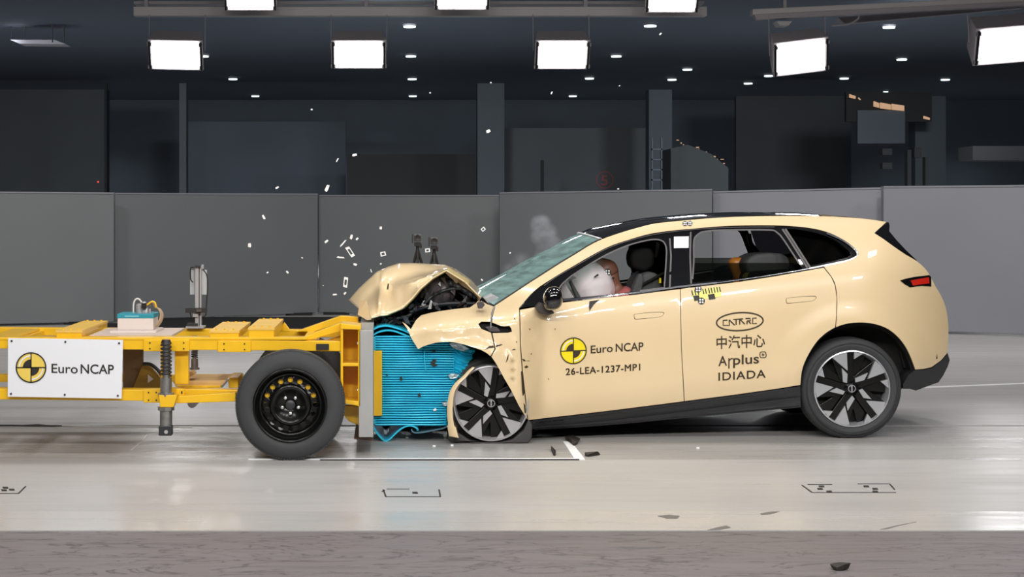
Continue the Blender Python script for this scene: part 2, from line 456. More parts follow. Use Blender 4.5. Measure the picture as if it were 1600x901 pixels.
# far hall: wall bays, columns, dark doorway
def wallbox(name, px0, px1, py0, py1, D, th, m, **k):
    b = MB(); b.bx(px0, px1, py0, py1, D, D+th); return struct(name, b, m, **k)
wallbox('trim_2', -40, 168, 140, 398, 70, .5, M['hallwall2'])
wallbox('trim_3', 280, 291, 130, 408, 60, .6, M['hallwall2'])
wallbox('trim_4', 291, 540, 190, 397, 72, .4, M['hallwall'])
wallbox('door_1', 542, 743, 241, 402, 66, .3, mat('door_dark', (.020, .019, .016), .7))
wallbox('trim_5', 746, 788, 130, 406, 62, .8, M['hallgrey'])
wallbox('trim_6', 788, 1012, 200, 404, 64, .4, M['hallwall2'])
wallbox('trim_7', 1014, 1050, 140, 408, 60, .8, M['hallgrey'])
wallbox('trim_8', 1150, 1330, 150, 398, 70, .3, M['hallwall2'])
wallbox('trim_9', 1340, 1414, 172, 224, 57.9, .12, M['hallgrey'])
wallbox('trim_10', 1430, 1478, 150, 408, 60, .8, M['hallgrey'])
wallbox('trim_11', 1520, 1640, 228, 250, 48, 1.2, M['dark'])
wallbox('trim_14', 1322, 1456, 144, 190, 58.02, .2, M['dark'])
wallbox('trim_12', 845, 850, 250, 408, 60, .1, M['dark'])
wallbox('trim_13', 163, 167, 130, 406, 62, .2, M['dark'])
# numeral 5 in a ring on the far wall
b = MB(); f60 = lambda x, y: 64.0
decal_strokes(b, [[(945+13*math.cos(a*PI/12), 281+13*math.sin(a*PI/12)) for a in range(24)]], 1.3, f60, -.03, closed=True)
text_px(b, '5', (939, 289), (950, 289), 15, f60, -.03, bold=.01)
setp(b.build('wall_numeral', mat('dull_red', (.28, .05, .05), .6)), 'dull red numeral 5 in a ring on the dark far wall', 'sign')
# ------------------------------------------------------------------ grey barrier panels
GB = 'grey screen panels standing across the hall'
pan = [(-420, 178, 298.5, 303, 23.2, 25.1, 'barrier', 'leftmost grey screen panel, greenish grey, behind the trolley sign'),
       (179, 496.5, 303.3, 304.5, 25.5, 27.4, 'barrier', 'grey screen panel with a dark scratch, behind the instrument box and mast'),
       (498, 780, 306.5, 306.5, 27.5, 26.6, 'barrier', 'grey screen panel behind the two tripod cameras'),
       (780.5, 1112.5, 302.7, 297.4, 26.0, 24.3, 'barrier', 'grey screen panel behind the smoke and windscreen'),
       (1113.5, 1380, 301, 295, 24.5, 23.6, 'barrierb', 'blue-grey screen panel behind the car roof rear half'),
       (1380.5, 1960, 293.3, 288.5, 23.3, 20.9, 'barrierb', 'rightmost blue-grey screen panel behind the car tail')]
for i, (x0, x1, y0, y1, D0, D1, mm, lab) in enumerate(pan):
    a = P(x0, y0, D0); c = P(x1, y1, D1); b = MB(); t = Vector((0, .12, 0))
    zb = .03
    v = [Vector((a.x, a.y, zb)), Vector((c.x, c.y, zb)), c, a]
    b.add(v+[p+t for p in v], [(0, 1, 2, 3), (7, 6, 5, 4), (0, 4, 5, 1), (1, 5, 6, 2), (2, 6, 7, 3), (3, 7, 4, 0)])
    root = thing('screen_panel', lab, 'screen', (a.x*.5+c.x*.5, a.y*.5+c.y*.5, 0), GB)
    b.build('board', M[mm], root, bevel=.006)
    b = MB()   # capping strip and feet
    b.add([a+Vector((0, -.012, 0)), c+Vector((0, -.012, 0)), c+Vector((0, -.012, .022)), a+Vector((0, -.012, .022)),
           a+Vector((0, .13, 0)), c+Vector((0, .13, 0)), c+Vector((0, .13, .022)), a+Vector((0, .13, .022))],
          [(0, 1, 2, 3), (7, 6, 5, 4), (0, 4, 5, 1), (1, 5, 6, 2), (2, 6, 7, 3), (3, 7, 4, 0)])
    b.build('top_cap', M['barrierb'], root)
    for t_ in (.1, .9):
        q = a.lerp(c, t_); b = MB(); b.box((q.x-.2, q.y-.05, 0), (q.x+.2, q.y+.2, .04)); b.build('foot', M['dark'], root)
b = MB(); f27 = lambda x, y: 25.8+(x-179)*.006
decal_strokes(b, [cr([(224, 391), (238, 391.5), (252, 393.5)]), cr([(261, 395), (276, 395.5), (291, 395)]), cr([(315, 395.5), (319, 395.5)])], 1.6, f27, -.06)
setp(b.build('scratch_mark', M['ink']), 'thin dark scratch across the second grey panel', 'mark')
b = MB(); b.box((P(150, 0, 24).x, 23.9, 0), (P(760, 0, 24).x, 25.0, .012)); b.box((P(200, 0, 25).x, 25.0, 0), (P(760, 0, 26).x, 26.6, .012))  # two thin black sheets lying flat on the floor
setp(b.build('black_floor_strip', M['dark']), 'flat black strip on the floor below the left grey panels', 'mat')
# ------------------------------------------------------------------ flood lamps and ceiling rails
GL = 'big square flood lamps hanging over the hall'
def flood(px0, px1, py0, py1, D, tilt, yaw, label):
    cx, cy = (px0+px1)/2, (py0+py1)/2; c = P(cx, cy, D); wd = (px1-px0)*D/F; hh = (py1-py0)*D/F/math.cos(tilt)
    root = thing('flood_lamp', label, 'lamp', c, GL)
    mtx = Matrix.Rotation(yaw, 4, 'Y') @ Matrix.Rotation(tilt, 4, 'X')
    def put(b, name, m, bevel=0, par=root):
        b.v = [mtx @ v+c for v in b.v]; return b.build(name, m, par, bevel=bevel)
    b = MB(); x, z, d = wd*.56, hh*.56, wd*.55
    rows = [[(-x, 0, -z), (x, 0, -z), (x, 0, z), (-x, 0, z)], [(-x*.86, d, -z*.7), (x*.86, d, -z*.7), (x*.86, d, z*.9), (-x*.86, d, z*.9)]]
    b.add(rows[0]+rows[1], [(4, 5, 6, 7), (0, 1, 5, 4), (1, 2, 6, 5), (2, 3, 7, 6), (3, 0, 4, 7), (0, 3, 2, 1)])
    put(b, 'housing', M['lampbody'], .01)
    b = MB(); b.box((-wd*.47, -.03, -hh*.48), (wd*.47, -.012, hh*.48)); put(b, 'lens', M['lamp'])
    for sx in (-1, 1):
        b = MB(); b.box((sx*wd*.52-.02, -.07, -hh*.5), (sx*wd*.52+.02, -.01, hh*.5)); put(b, 'side_bar', M['black'])
        for sz in (-1, 1):
            b = MB(); b.box((sx*wd*.52-.05, -.06, sz*hh*.42-.04), (sx*wd*.52+.05, -.025, sz*hh*.42+.04)); put(b, 'corner_clip', M['chrome'])
    for sx in (-1, 1):
        b = MB(); p = mtx @ Vector((sx*x*1.02, d*.4, 0))+c
        b.cyl(p, (p.x, p.y+.1, P(0, 20, D).z if cy > 30 else ZC), .010, n=8); b.build('hanger', M['lampbody'], root)
for a in [(236, 313, 66, 106, 38, .5, .02, 'flood lamp hanging at far left below the long rail'),
          (522, 599, 66, 104, 38, .5, 0, 'flood lamp hanging above the dark doorway'),
          (840, 917, 66, 105, 38, .5, 0, 'flood lamp hanging above the windscreen smoke'),
          (1212, 1290, 66, 112, 37, .5, -.12, 'tilted flood lamp below the left end of the right rail'),
          (1528, 1625, 45, 95, 36, .5, -.08, 'tilted flood lamp at the right edge of the picture'),
          (354, 428, -24, 13, 37, .5, 0, 'flood lamp at the top edge, left one on the long rail'),
          (683, 761, -24, 12, 37, .5, 0, 'flood lamp at the top edge, middle of the long rail'),
          (1013, 1088, -24, 16, 37, .5, 0, 'flood lamp at the top edge, right end of the long rail')]: flood(*a)
root = thing('ceiling_rail', 'long pale rail along the top edge carrying three flood lamps', 'rail', P(650, 20, 38.6))
b = MB(); b.bx(208, 1105, 10, 25, 38.6, 38.9); b.build('beam', M['rail'], root, bevel=.02)
b = MB(); b.bx(209, 1100, 2, 6, 38.9, 39.3); b.build('upper_channel', M['lampbody'], root)
for x in (228, 572, 915): b = MB(); b.bx(x-3, x+3, -80, 10, 38.7, 38.8); b.build('hanger', M['lampbody'], root)
root = thing('ceiling_rail', 'sloping grey rail at upper right carrying two tilted lamps', 'rail', P(1400, 20, 38))
b = MB(); b.prism([(1176, 14), (1640, -8), (1640, 0), (1176, 23), ], 38, 38.3); b.build('beam', M['rail'], root, bevel=.02)
b = MB(); b.prism([(1179, 23), (1640, 0), (1640, 6), (1182, 31)], 38.05, 38.25); b.build('lower_flange', M['lampbody'], root)
b = MB(); b.prism([(1310, 27), (1600, 6), (1600, 12), (1320, 37)], 40, 40.3); b.build('rear_beam', M['lampbody'], root)
b = MB(); b.prism([(1214, 33), (1238, 33), (1232, 40), (1218, 40)], 38, 38.4); b.build('junction_box', M['rail'], root)
b = MB(); b.tube([P(x, y, 38.1) for x, y in cr([(1300, 40), (1325, 38), (1340, 30), (1342, 24)])], .02); b.build('cable', M['lampbody'], root)
b = MB(); b.bx(1224, 1229, -80, 14, 38.1, 38.2); b.build('hanger', M['lampbody'], root)
# faint frame at upper left
root = thing('hanging_frame', 'faint grey metal cage hanging at the upper left corner', 'frame', P(60, 40, 50))
for x in (18, 38, 82, 100):
    b = MB(); b.cyl(P(x, 6, 50), P(x, 66, 50+(0 if x > 40 else 1)), .02, n=6); b.build('rod', M['hallgrey'], root)
b = MB(); b.prism([(16, 62), (85, 62), (103, 69), (30, 68)], 50, 50.8); b.build('base_plate', M['lampbody'], root)
b = MB(); b.bx(28, 90, -2, 12, 50, 51); b.build('top_box', M['lampbody'], root)
ORD = ['first', 'second', 'third', 'fourth', 'fifth', 'sixth', 'seventh', 'eighth', 'ninth', 'tenth', 'eleventh', 'twelfth', 'thirteenth', 'fourteenth', 'fifteenth', 'sixteenth', 'seventeenth', 'eighteenth', 'nineteenth', 'twentieth']
GD = 'small downlights in the far ceiling'
for (x, y) in [(318, 85), (364, 121), (399, 148), (640, 38), (642, 85), (644, 121), (645, 148), (1016, 37), (963, 85), (921, 120), (895, 148), (1050, 122), (1074, 106),
               (1169, 128), (1201, 116), (1319, 120), (1389, 39), (1409, 90), (1477, 122), (1384, 141)]:
    D = (ZC-HC)*F/(CY-y); p = P(x, y, D); small = (x in (1384,)); ww = .10 if small else .17
    dl = {(318, 85): 'nearest downlight of the left diagonal row, beside the leftmost flood lamp', (364, 121): 'middle downlight of the left diagonal row', (399, 148): 'farthest downlight of the left diagonal row',
          (640, 38): 'topmost downlight of the upright middle column', (642, 85): 'second downlight from the top of the middle column', (644, 121): 'third downlight from the top of the middle column', (645, 148): 'lowest downlight of the middle column',
          (1016, 37): 'topmost downlight of the slanting row right of the fourth lamp', (963, 85): 'second downlight of the slanting row right of the third hanging lamp', (921, 120): 'third downlight of the slanting row below the third hanging lamp', (895, 148): 'lowest downlight of the slanting row below the third hanging lamp',
          (1050, 122): 'faint downlight above the car roof, lower of a close pair', (1074, 106): 'faint downlight above the car roof, upper of a close pair', (1169, 128): 'faint downlight lower left of the tilted flood lamp', (1201, 116): 'faint downlight touching the left of the tilted flood lamp',
          (1319, 120): 'faint downlight at lower right of the tilted flood lamp', (1389, 39): 'large bright downlight between the two tilted flood lamps', (1409, 90): 'square looking downlight midway between the tilted flood lamps', (1477, 122): 'downlight lower left of the rightmost flood lamp', (1384, 141): 'smallest downlight just above the warm lit panes'}[(x, y)]
    root = thing('downlight', dl, 'light', (p.x, D, ZC), GD)
    b = MB(); b.rev((p.x, D, ZC), [(ww*1.15, -.05), (ww*1.15, 0)], n=16, axis='z'); b.build('bezel', M['lampbody'], root)
    b = MB(); b.rev((p.x, D, ZC), [(ww, -.09), (ww, -.051)], n=16, axis='z'); b.build('lens', M['down'], root)
# warm lit windows on the far right
G = 'warm lit panes high on the far right wall'
for i_, (x0, x1, y0, y1) in enumerate([(1328, 1337, 147, 154), (1366, 1374, 158, 168), (1376, 1392, 160, 171), (1394, 1413, 162, 173), (1444, 1453, 181, 187), (1342, 1345, 152, 156)]):
    b = MB(); b.prism([(x0, y0), (x1, y0+3), (x1, y1), (x0, y1-2)], 57.8, 57.9); setp(b.build('lit_pane', M['warm']), ['leftmost warm lit pane on the far right wall', 'tall warm lit pane left of the widest ones', 'first wide warm lit pane', 'second and widest warm lit pane', 'lone warm lit pane at right of the group', 'tiniest warm lit pane, second from left'][i_], 'window', G)
G = 'tiny warm glints on far machinery'
for k in range(14):
    x = 1058+k*5.6+R.uniform(-2, 2); y = 221+k*2.4+R.uniform(-4, 4); b = MB(); b.bx(x, x+R.uniform(1.5, 5), y, y+R.uniform(1, 2.6), 55, 55.05)
    setp(b.build('warm_speck', M['warm']), ORD[k]+' tiny warm glint from the left along the dark machine', 'light', G)  # small glowing slivers scattered along the machine as warm specks
b = MB(); b.bx(152, 154, 283, 285, 50, 50.05); setp(b.build('indicator_light', M['redled']), 'tiny red indicator light above the leftmost panel', 'light')
root = thing('machine_rack', 'dark machine with ladder frame behind the panels at centre right', 'machine', P(1050, 300, 54))
b = MB(); b.prism([(1048, 232), (1075, 226), (1110, 240), (1138, 262), (1138, 416), (1048, 416)], 54, 56); b.build('body', mat('machine_dark', (.016, .018, .018), .7), root)
for x in (1018, 1033): b = MB(); b.bx(x, x+2, 215, 417, 53, 53.1); b.build('rail', M['hallgrey'], root)
for y in (232, 248, 264, 280): b = MB(); b.bx(1018, 1035, y, y+2, 53, 53.1); b.build('rung', M['hallgrey'], root)
root = thing('pipe_stack', 'dark pipes and boxes on the far wall at right', 'pipes', P(1420, 300, 54))
for (x0, x1, y0, y1) in [(1379, 1394, 232, 242), (1379, 1394, 254, 264), (1418, 1424, 234, 416), (1429, 1440, 230, 246), (1446, 1450, 245, 416)]:
    b = MB(); b.bx(x0, x1, y0, y1, 54, 54.3); b.build('pipe', M['dark'], root)
# ------------------------------------------------------------------ floor marks
def fl(px, py, z=.003):
    D = (HC-z)*F/(py-CY); return P(px, py, D)
def floorpoly(b, pts, th=.004):
    n = len(pts); v = [fl(x, y, 0) for x, y in pts]
    b.add(v+[q+Vector((0, 0, th)) for q in v], [tuple(range(n)), tuple(range(2*n-1, n-1, -1))]+[(i, (i+1) % n, (i+1) % n+n, i+n) for i in range(n)])
def floorline(b, pts, wpx, th=.004):
    for (x0, y0), (x1, y1) in zip(pts, pts[1:]):
        a = fl(x0, y0, 0); c = fl(x1, y1, 0); d = (c-a).normalized(); wv = Vector((-d.y, d.x, 0))*wpx
        v = [a-wv, c-wv, c+wv, a+wv]
        b.add(v+[q+Vector((0, 0, th)) for q in v], [(3, 2, 1, 0), (4, 5, 6, 7), (0, 1, 5, 4), (1, 2, 6, 5), (2, 3, 7, 6), (3, 0, 4, 7)])
b = MB(); floorline(b, [(388, 717.5), (903, 717)], .012, .006); floorpoly(b, [(880, 690), (892, 690), (914, 718), (898, 718)]); floorline(b, [(205, 703), (222, 690), (232, 676)], .004)
setp(b.build('floor_tape', M['white'], smooth=False), 'white tape line with angled end on the floor under trolley and car', 'tape')
b = MB(); floorline(b, [(500, 719), (905, 718.5)], .006, .007); setp(b.build('steel_edge', M['ink']), 'thin dark edge line just in front of the white floor tape', 'trim')
b = MB(); floorline(b, [(1422, 606), (1620, 598)], .03); setp(b.build('floor_line', M['white']), 'faint pale line on the floor behind the rear wheel', 'tape')
b = MB(); floorline(b, [(-60, 663), (300, 668)], .01); setp(b.build('floor_line', M['white']), 'pale line on the floor below the trolley sign', 'tape')
def hatch(lines, spots, label):
    b = MB()
    for l in lines: floorline(b, l, .004, .003)
    cx = sum(p[0] for l in lines for p in l)/sum(len(l) for l in lines)
    root = thing('floor_hatch', label, 'hatch', fl(cx, 768, 0))
    b.build('frame_line', M['ink'], root)
    for x, y in spots:
        b = MB(); floorpoly(b, [(x-4, y), (x+4, y), (x+5, y+2), (x-3, y+2)], .004); b.build('bolt_hole', M['ink'], root)
hatch([[(599, 765), (603, 776), (688, 776), (686, 765)], [(597, 768), (601, 766)], [(604, 764), (640, 764)]], [(648, 769)], 'small rectangular floor hatch in front of the trolley plate')
hatch([[(1253, 758), (1269, 769.5), (1400, 769.5)], [(1262, 757), (1300, 757)], [(1340, 756), (1390, 756), (1398, 765)]], [(1283, 759), (1281, 763), (1295, 767), (1353, 759), (1367, 763), (1367, 767)], 'wide rectangular floor hatch in front of the rear wheel')
hatch([[(-40, 771), (29, 771), (40, 760)]], [(8, 761), (6, 765), (18, 764)], 'floor hatch cut by the left edge of the picture')
G = 'dark torn scraps lying on the floor'
for pts, lab in [([(884, 687), (893, 684), (905, 688), (902, 694), (896, 697), (890, 692)], 'crumpled dark scrap on the floor at the white tape end'),
                 ([(861, 703), (864, 702), (868, 711), (865, 712)], 'narrow dark scrap standing left of the white tape end'),
                 ([(914, 712), (926, 710), (938, 709.5), (936, 711), (920, 713.5)], 'flat dark scrap on the floor right of the white tape end'),
                 ([(-20, 664), (36, 664.3), (60, 663.5), (74, 665), (88, 664.6), (97, 665.6), (80, 666.4), (50, 666), (20, 665.6), (-20, 665.6)], 'long dark broken strip on the floor below the trolley sign'),
                 ([(1300, 887), (1312, 885), (1326, 887.5), (1318, 890), (1306, 890)], 'small black scrap on the bare concrete at lower right')]:
    b = MB(); n = len(pts); v = [fl(x, y, 0) for x, y in pts]
    b.add(v+[q+Vector((R.uniform(-.01, .01), 0, R.uniform(.003, .007) if pts[0][0] < 0 else R.uniform(.008, .03))) for q in v], [tuple(range(n)), tuple(range(2*n-1, n-1, -1))]+[(i, (i+1) % n, (i+1) % n+n, i+n) for i in range(n)])
    setp(b.build('debris_scrap', M['ink']), lab, 'debris', G)
G = 'grey scuff patches on the pale floor edge'
for pts, lab in [([(1028, 806), (1045, 804), (1062, 806), (1058, 810), (1042, 810)], 'grey scuff on the pale floor in front of the front door'),
                 ([(1188, 802), (1205, 799), (1218, 799), (1204, 803), (1190, 804)], 'faint grey scuff on the pale floor below the door writing'),
                 ([(1105, 828), (1120, 824), (1135, 821), (1142, 824), (1125, 827.5)], 'grey scuff at the edge of the bare concrete'),
                 ([(1375, 827), (1400, 821), (1432, 815), (1405, 821), (1385, 826.5)], 'thin grey scuff at the floor edge below the rear wheel')]:
    b = MB(); floorpoly(b, pts, .0015); setp(b.build('scuff_mark', mat('scuff', (.16, .14, .13), .7)), lab, 'mark', G)
# ================================================================== WHEELS
def car_wheel(parent, c, Rt, rim, rot, tback=0, flat=None, rubber='rubber', silver='silver', mir=1):
    """c: centre of outer face (y is nearest), wheel built with sub-parts"""
    W_ = .225
    def fin(b):
        for v in b.v:
            q = v-c
            if mir < 0: q.y = -q.y
            if flat is not None and q.z < -flat: q.z = -flat; 
            v[:] = (c+q)[:]
        return b
    b = MB()
    pr = [(rim, .035), (rim+.006, .008), (rim+.03, -.004), (Rt*.86, -.006), (Rt*.95, .012), (Rt*.99, .03), (Rt, .055), (Rt, W_-.055), (Rt*.985, W_-.03), (Rt*.93, W_-.01), (rim+.03, W_), (rim, W_-.03)]
    b.rev(c+Vector((0, tback, 0)), pr, n=72, close=True)
    tyre = fin(b).build('wheel', M[rubber], parent, auto=50)
    b = MB()
    b.rev(c+Vector((0, tback, 0)), [(Rt*.885, -.0075), (Rt*.895, -.0105), (Rt*.905, -.0065)], n=72, close=True); fin(b).build('sidewall_rib', M[rubber], tyre, smooth=True)
    b = MB(); b.rev(c, [(rim+.004, .012), (rim+.002, .0), (rim-.006, -.002), (rim-.010, .01), (rim-.02, .06), (rim-.02, W_-.05), (rim+.004, W_-.04)], n=72, close=True)
    fin(b).build('rim_lip', M[silver], tyre, auto=40)
    b = MB(); b.rev(c, [(rim-.018, .10), (.06, .10), (.06, .14), (rim-.018, .14)], n=48, close=True); b.rev(c, [(.1, .085), (.1, .13)], n=32)
    fin(b).build('brake_disc', M['dark'], tyre, smooth=False)
    k = rim/295.0
    def poly(b, pts, y0, y1):
        n = len(pts); vs = []
        for yy in (y0, y1): vs += [c+Vector((p[0], yy, p[1])) for p in pts]
        b.add(vs, [tuple(range(n)), tuple(range(2*n-1, n-1, -1))]+[(i, i+n, (i+1) % n+n, (i+1) % n) for i in range(n)])
    for s in range(5):
        a = rot-s*2*PI/5; ca, sa = math.cos(a), math.sin(a)
        T = lambda pts: [((x*ca-z*sa)*k, (x*sa+z*ca)*k) for x, z in pts]
        b = MB(); poly(b, T([(-150, 238), (-98, 273), (-40, 287), (-34, 140)]), .004, .03); poly(b, T([(17, 286), (85, 272), (17, 230)]), .004, .03)
        poly(b, T([(-76, 158), (-32, 113), (-36, 43), (-66, 50)]), .012, .04)
        fin(b).build('spoke_face', M[silver], tyre)
        b = MB(); poly(b, T([(-42, 284), (15, 288), (15, 60), (-10, 20), (-42, 60)]), .022, .06); poly(b, T([(-150, 235), (-40, 285), (-34, 135), (-80, 60), (-100, 100)]), .03, .07)
        poly(b, T([(17, 283), (120, 260), (75, 150), (60, 60), (17, 60)]), .05, .075)
        fin(b).build('spoke', M['rimblack'], tyre, bevel=.003)
        x, z = T([(0, 75)])[0]
        b = MB(); b.cyl(c+Vector((x, .012, z)), c+Vector((x, .05, z)), .012, n=10); fin(b).build('lug_nut', M['rimblack'], tyre)
    b = MB(); b.rev(c, [(.001, .008), (.03, .009), (.034, .016), (.07, .03), (.07, .06)], n=32); fin(b).build('hub_cap', M['rimblack'], tyre, smooth=True)
    b = MB(); b.rev(c+Vector((0, .0055, 0)), [(.022, 0), (.026, 0), (.026, .002), (.022, .002)], n=24, close=True); b.box(c+Vector((-.004, .004, -.02)), c+Vector((.004, .006, .02)))
    fin(b).build('hub_emblem', M[silver], tyre)
    return tyre
# ================================================================== TROLLEY
TR = thing('impact_trolley', 'yellow steel impact trolley on black wheels with a white sign', 'trolley', P(250, 700, 11.8)*1)
TR.location.z = 0; ORG[TR.name] = Vector(TR.location)
Y = M['yellow']
def tp(name, pts, D0, D1, m=Y, bevel=.004, par=TR, label=None):
    b = MB(); b.prism(pts, D0, D1); return b.build(name, m, par, bevel=bevel, label=label)
def tb(name, x0, x1, y0, y1, D0, D1, m=Y, bevel=.004, par=TR, label=None):
    return tp(name, [(x0, y0), (x1, y0), (x1, y1), (x0, y1)], D0, D1, m, bevel, par, label)
XE = -430
tp('upper_rail', [(XE, 525), (224, 528.5), (532, 533), (532, 548.5), (224, 546), (XE, 541)], 11.14, 11.26)
tb('cover_strip', -430, 480, 527.0, 531, 11.135, 11.28)
def boltplate(x0, x1, y0, y1, n):
    p = tb('joint_plate', x0, x1, y0, y1, 11.125, 11.14)
    for x in n:
        for y in (y0+5, y1-4):
            b = MB(); q = P(x, y, 11.12); b.cyl(q, q+Vector((0, .006, 0)), .005, n=8); b.build('bolt', M['ink'], p)
boltplate(224, 296, 530.5, 548.5, (234, 287)); boltplate(340, 392, 532, 550, (350, 382))
tp('lower_rail', [(XE, 603), (224, 608.5), (262, 608.5), (262, 626), (224, 626), (XE, 620)], 11.14, 11.26)
boltplate(224, 262, 608, 629, (232, 244))
tp('lower_rail', [(262, 606), (310, 608), (372, 609), (372, 617), (262, 617)], 11.2, 11.3)
tp('swing_arm', [(270, 619), (368, 613), (368, 627), (276, 630)], 11.08, 11.16)
boltplate(274, 288, 607, 618, (284,))
tb('post', 273, 294.5, 546, 600, 11.2, 11.28)
tb('post', -330, -305, 540, 606, 11.2, 11.28)
tp('far_upper_rail', [(XE, 508), (470, 515), (533, 515), (533, 527), (XE, 521)], 12.36, 12.46)
tp('far_lower_rail', [(XE, 584), (380, 586), (380, 596), (XE, 597)], 12.36, 12.46)
tb('end_beam', XE-12, XE+10, 526, 541, 11.14, 12.46); tb('end_beam', XE-12, XE+10, 604, 620, 11.14, 12.46); tb('end_post', XE-8, XE+8, 541, 604, 11.14, 11.26); 
for x in (-300, -150, -5, 60, 330, 470): tb('cross_member', x, x+22, 533, 543, 11.26, 12.36)
for x in (-380, -200, 100, 300): tb('lower_cross_member', x, x+20, 609, 620, 11.26, 12.36)
tb('deck_plate', -30, 15, 528, 532, 11.3, 12.3)
def ballast(x0, x1, y0, y1, D0, D1):
    p = tb('ballast_block', x0, x1, y0, y1, D0, D1)
    b = MB(); a = P(x0, y0, D0); c = P(x1, y0, D0); b.box((a.x-.004, D0-.004, a.z-.012), (c.x+.004, D1+.004, a.z+.003)); b.build('top_plate', M['tan'] if 0 else mat('pale_yellow', (.80, .50, .10), .45, nscale=6, namt=.15), p)
    for t in (.2, .5, .8):
        for D in (D0+.06, D1-.06):
            q = Vector((a.x+(c.x-a.x)*t, D, a.z+.003)); b = MB(); b.cyl(q, q+Vector((0, 0, .008)), .008, n=8); b.build('bolt', M['yellow'], p)
ballast(88, 127.5, 516.5, 527, 11.16, 12.2); ballast(328, 373, 517, 529, 11.16, 12.1); ballast(388.5, 428, 512.5, 530, 11.16, 12.15)
tp('bracket_fin', [(436, 518), (444, 503), (455, 518)], 12.1, 12.14)
tb('data_plate', 494, 514, 537, 546.5, 11.13, 11.14, M['ink'], 0)
# front brace and bracket
tp('brace', [(462, 531), (532, 504), (534, 517), (484, 531)], 11.2, 11.3)
tp('brace', [(462, 518), (532, 493.5), (560, 495), (560, 505), (533, 504), (490, 518)], 12.25, 12.35)
tp('brace', [(500, 535), (533, 523), (533, 549), (500, 549)], 11.28, 11.34)
tb('bracket_web', 532, 536, 506, 631, 11.13, 11.4); tb('bracket_web', 559.5, 563.5, 509, 635, 11.13, 11.4)
tp('bracket_top', [(532, 505), (564, 509), (564, 515), (532, 514)], 11.12, 11.42)
tb('bracket_shelf', 534, 562, 567, 572, 11.13, 11.4); tp('bracket_foot', [(534, 624), (562, 627), (562, 634.5), (538, 630)], 11.13, 11.42)
tp('bracket_back', [(532, 508), (563, 512), (562, 634), (533, 630)], 11.4, 11.43, M['yellow'])
tp('bracket_gusset', [(538, 633), (563, 634.5), (563, 665), (545, 658), (537, 648)], 11.3, 11.36)
for y in (517, 590): 
    b = MB(); q = P(558, y+19, 11.2); b.cyl(q, q+Vector((.03, 0, 0)), .01, n=8); b.build('bolt', M['nut'], TR)
tb('far_bracket', 532, 562, 506, 600, 12.2, 12.5); tb('front_crossbeam', 540, 562, 520, 540, 11.43, 12.2); tb('front_crossbeam', 540, 562, 610, 625, 11.43, 12.2)
# wheel well inner parts visible between rails
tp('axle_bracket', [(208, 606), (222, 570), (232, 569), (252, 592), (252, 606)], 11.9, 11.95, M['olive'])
tb('rear_board', 192, 223, 545, 606, 11.95, 12.0, M['brown'])
b = MB(); b.prism([(231, 585), (240, 592), (231, 598)], 11.88, 11.89); b.build('warning_mark', M['white'], TR)
b = MB(); b.tube([P(x, y, 11.85) for x, y in cr([(223, 568), (235, 569), (246, 577), (254, 588)])], .012, 8); b.build('hose', M['black'], TR, smooth=True)
tp('inner_deck', [(272, 596), (355, 594), (345, 604), (274, 604)], 11.5, 12.0, M['tan'])
tb('inner_deck', 276, 345, 602, 606, 11.45, 11.5, M['yellow'])
tp('deck_fabric', [(270, 596), (284, 584), (300, 580), (304, 585), (288, 593), (272, 600)], 11.55, 11.7, M['tan'])
tb('inner_box', 357, 372, 590, 606, 11.6, 12.0, M['yellow'])
tp('inner_rail', [(300, 586), (372, 588), (372, 593), (300, 592)], 12.1, 12.2, M['tan'])
tp('lever', [(343, 604), (356, 590), (359, 592), (347, 606)], 11.5, 11.53, M['steel'])
b = MB(); q = P(300, 630, 11.4); b.cyl(q, q+Vector((0, .2, 0)), .03, n=12); b.build('under_fitting', M['steel'], TR)
tb('axle_beam', 440, 466, 620, 646, 11.2, 12.4, M['dark'])
# damper
def damper(px, D, y_sc=1, par=TR, top=530, k=1.0):
    r = lambda v: v*D/F*k
    Yp = lambda y: top+(y-530)*k
    b = MB(); b.cyl(P(px, Yp(617), D), P(px, Yp(530), D), r(5.5), n=14)
    root = b.build('damper', M['steel'], par, smooth=False)
    b = MB(); b.cyl(P(px, Yp(536), D), P(px, Yp(530.5), D), r(8.5), r(6.5), n=20); b.build('spring_seat', M['ink'], root)
    pts = []; n = 9*14
    a = P(px, Yp(587), D); c = P(px, Yp(536), D)
    for i in range(n+1):
        t = i/n; q = a.lerp(c, t); an = t*9*2*PI; pts.append(q+Vector((math.cos(an)*r(7.4), math.sin(an)*r(7.4), 0)))
    b = MB(); b.tube(pts, r(1.9), 6); b.build('coil_spring', M['engine2'] if 0 else mat('spring_steel', (.05, .048, .048), .4, metal=.5), root, smooth=True)
    b = MB(); b.cyl(P(px, Yp(590), D), P(px, Yp(614), D), r(9.3), n=20); b.build('cylinder', M['steel'], root, auto=40)
    for y in (616, 638):
        b = MB(); b.cyl(P(px, Yp(y-3), D), P(px, Yp(y+2.5), D), r(13), n=8); b.build('flange', M['steel'], root)
    b = MB(); b.cyl(P(px, Yp(640), D), P(px, Yp(664), D), r(9.6), n=20); b.build('lower_cylinder', M['steel'], root, auto=40)
    a = P(px-10.5*k, Yp(679.5), D); c = P(px+10*k, Yp(663.5), D)
    b = MB(); b.box((a.x, D-r(10), a.z), (c.x, D+r(10), c.z)); b.build('end_block', M['engine2'] if 0 else M['satin'], root, bevel=.006)
    q = P(px, Yp(674.5), D-r(10.5)); b = MB(); b.cyl(q, q+Vector((0, .01, 0)), r(3), n=12); b.build('bolt', M['nut'], root)
    return root
damper(259.5, 11.05); damper(304, 12.25, top=524, k=.6)
tp('damper_bracket', [(248, 617), (276, 617), (276, 620), (271, 636), (250, 636)], 11.0, 11.12)
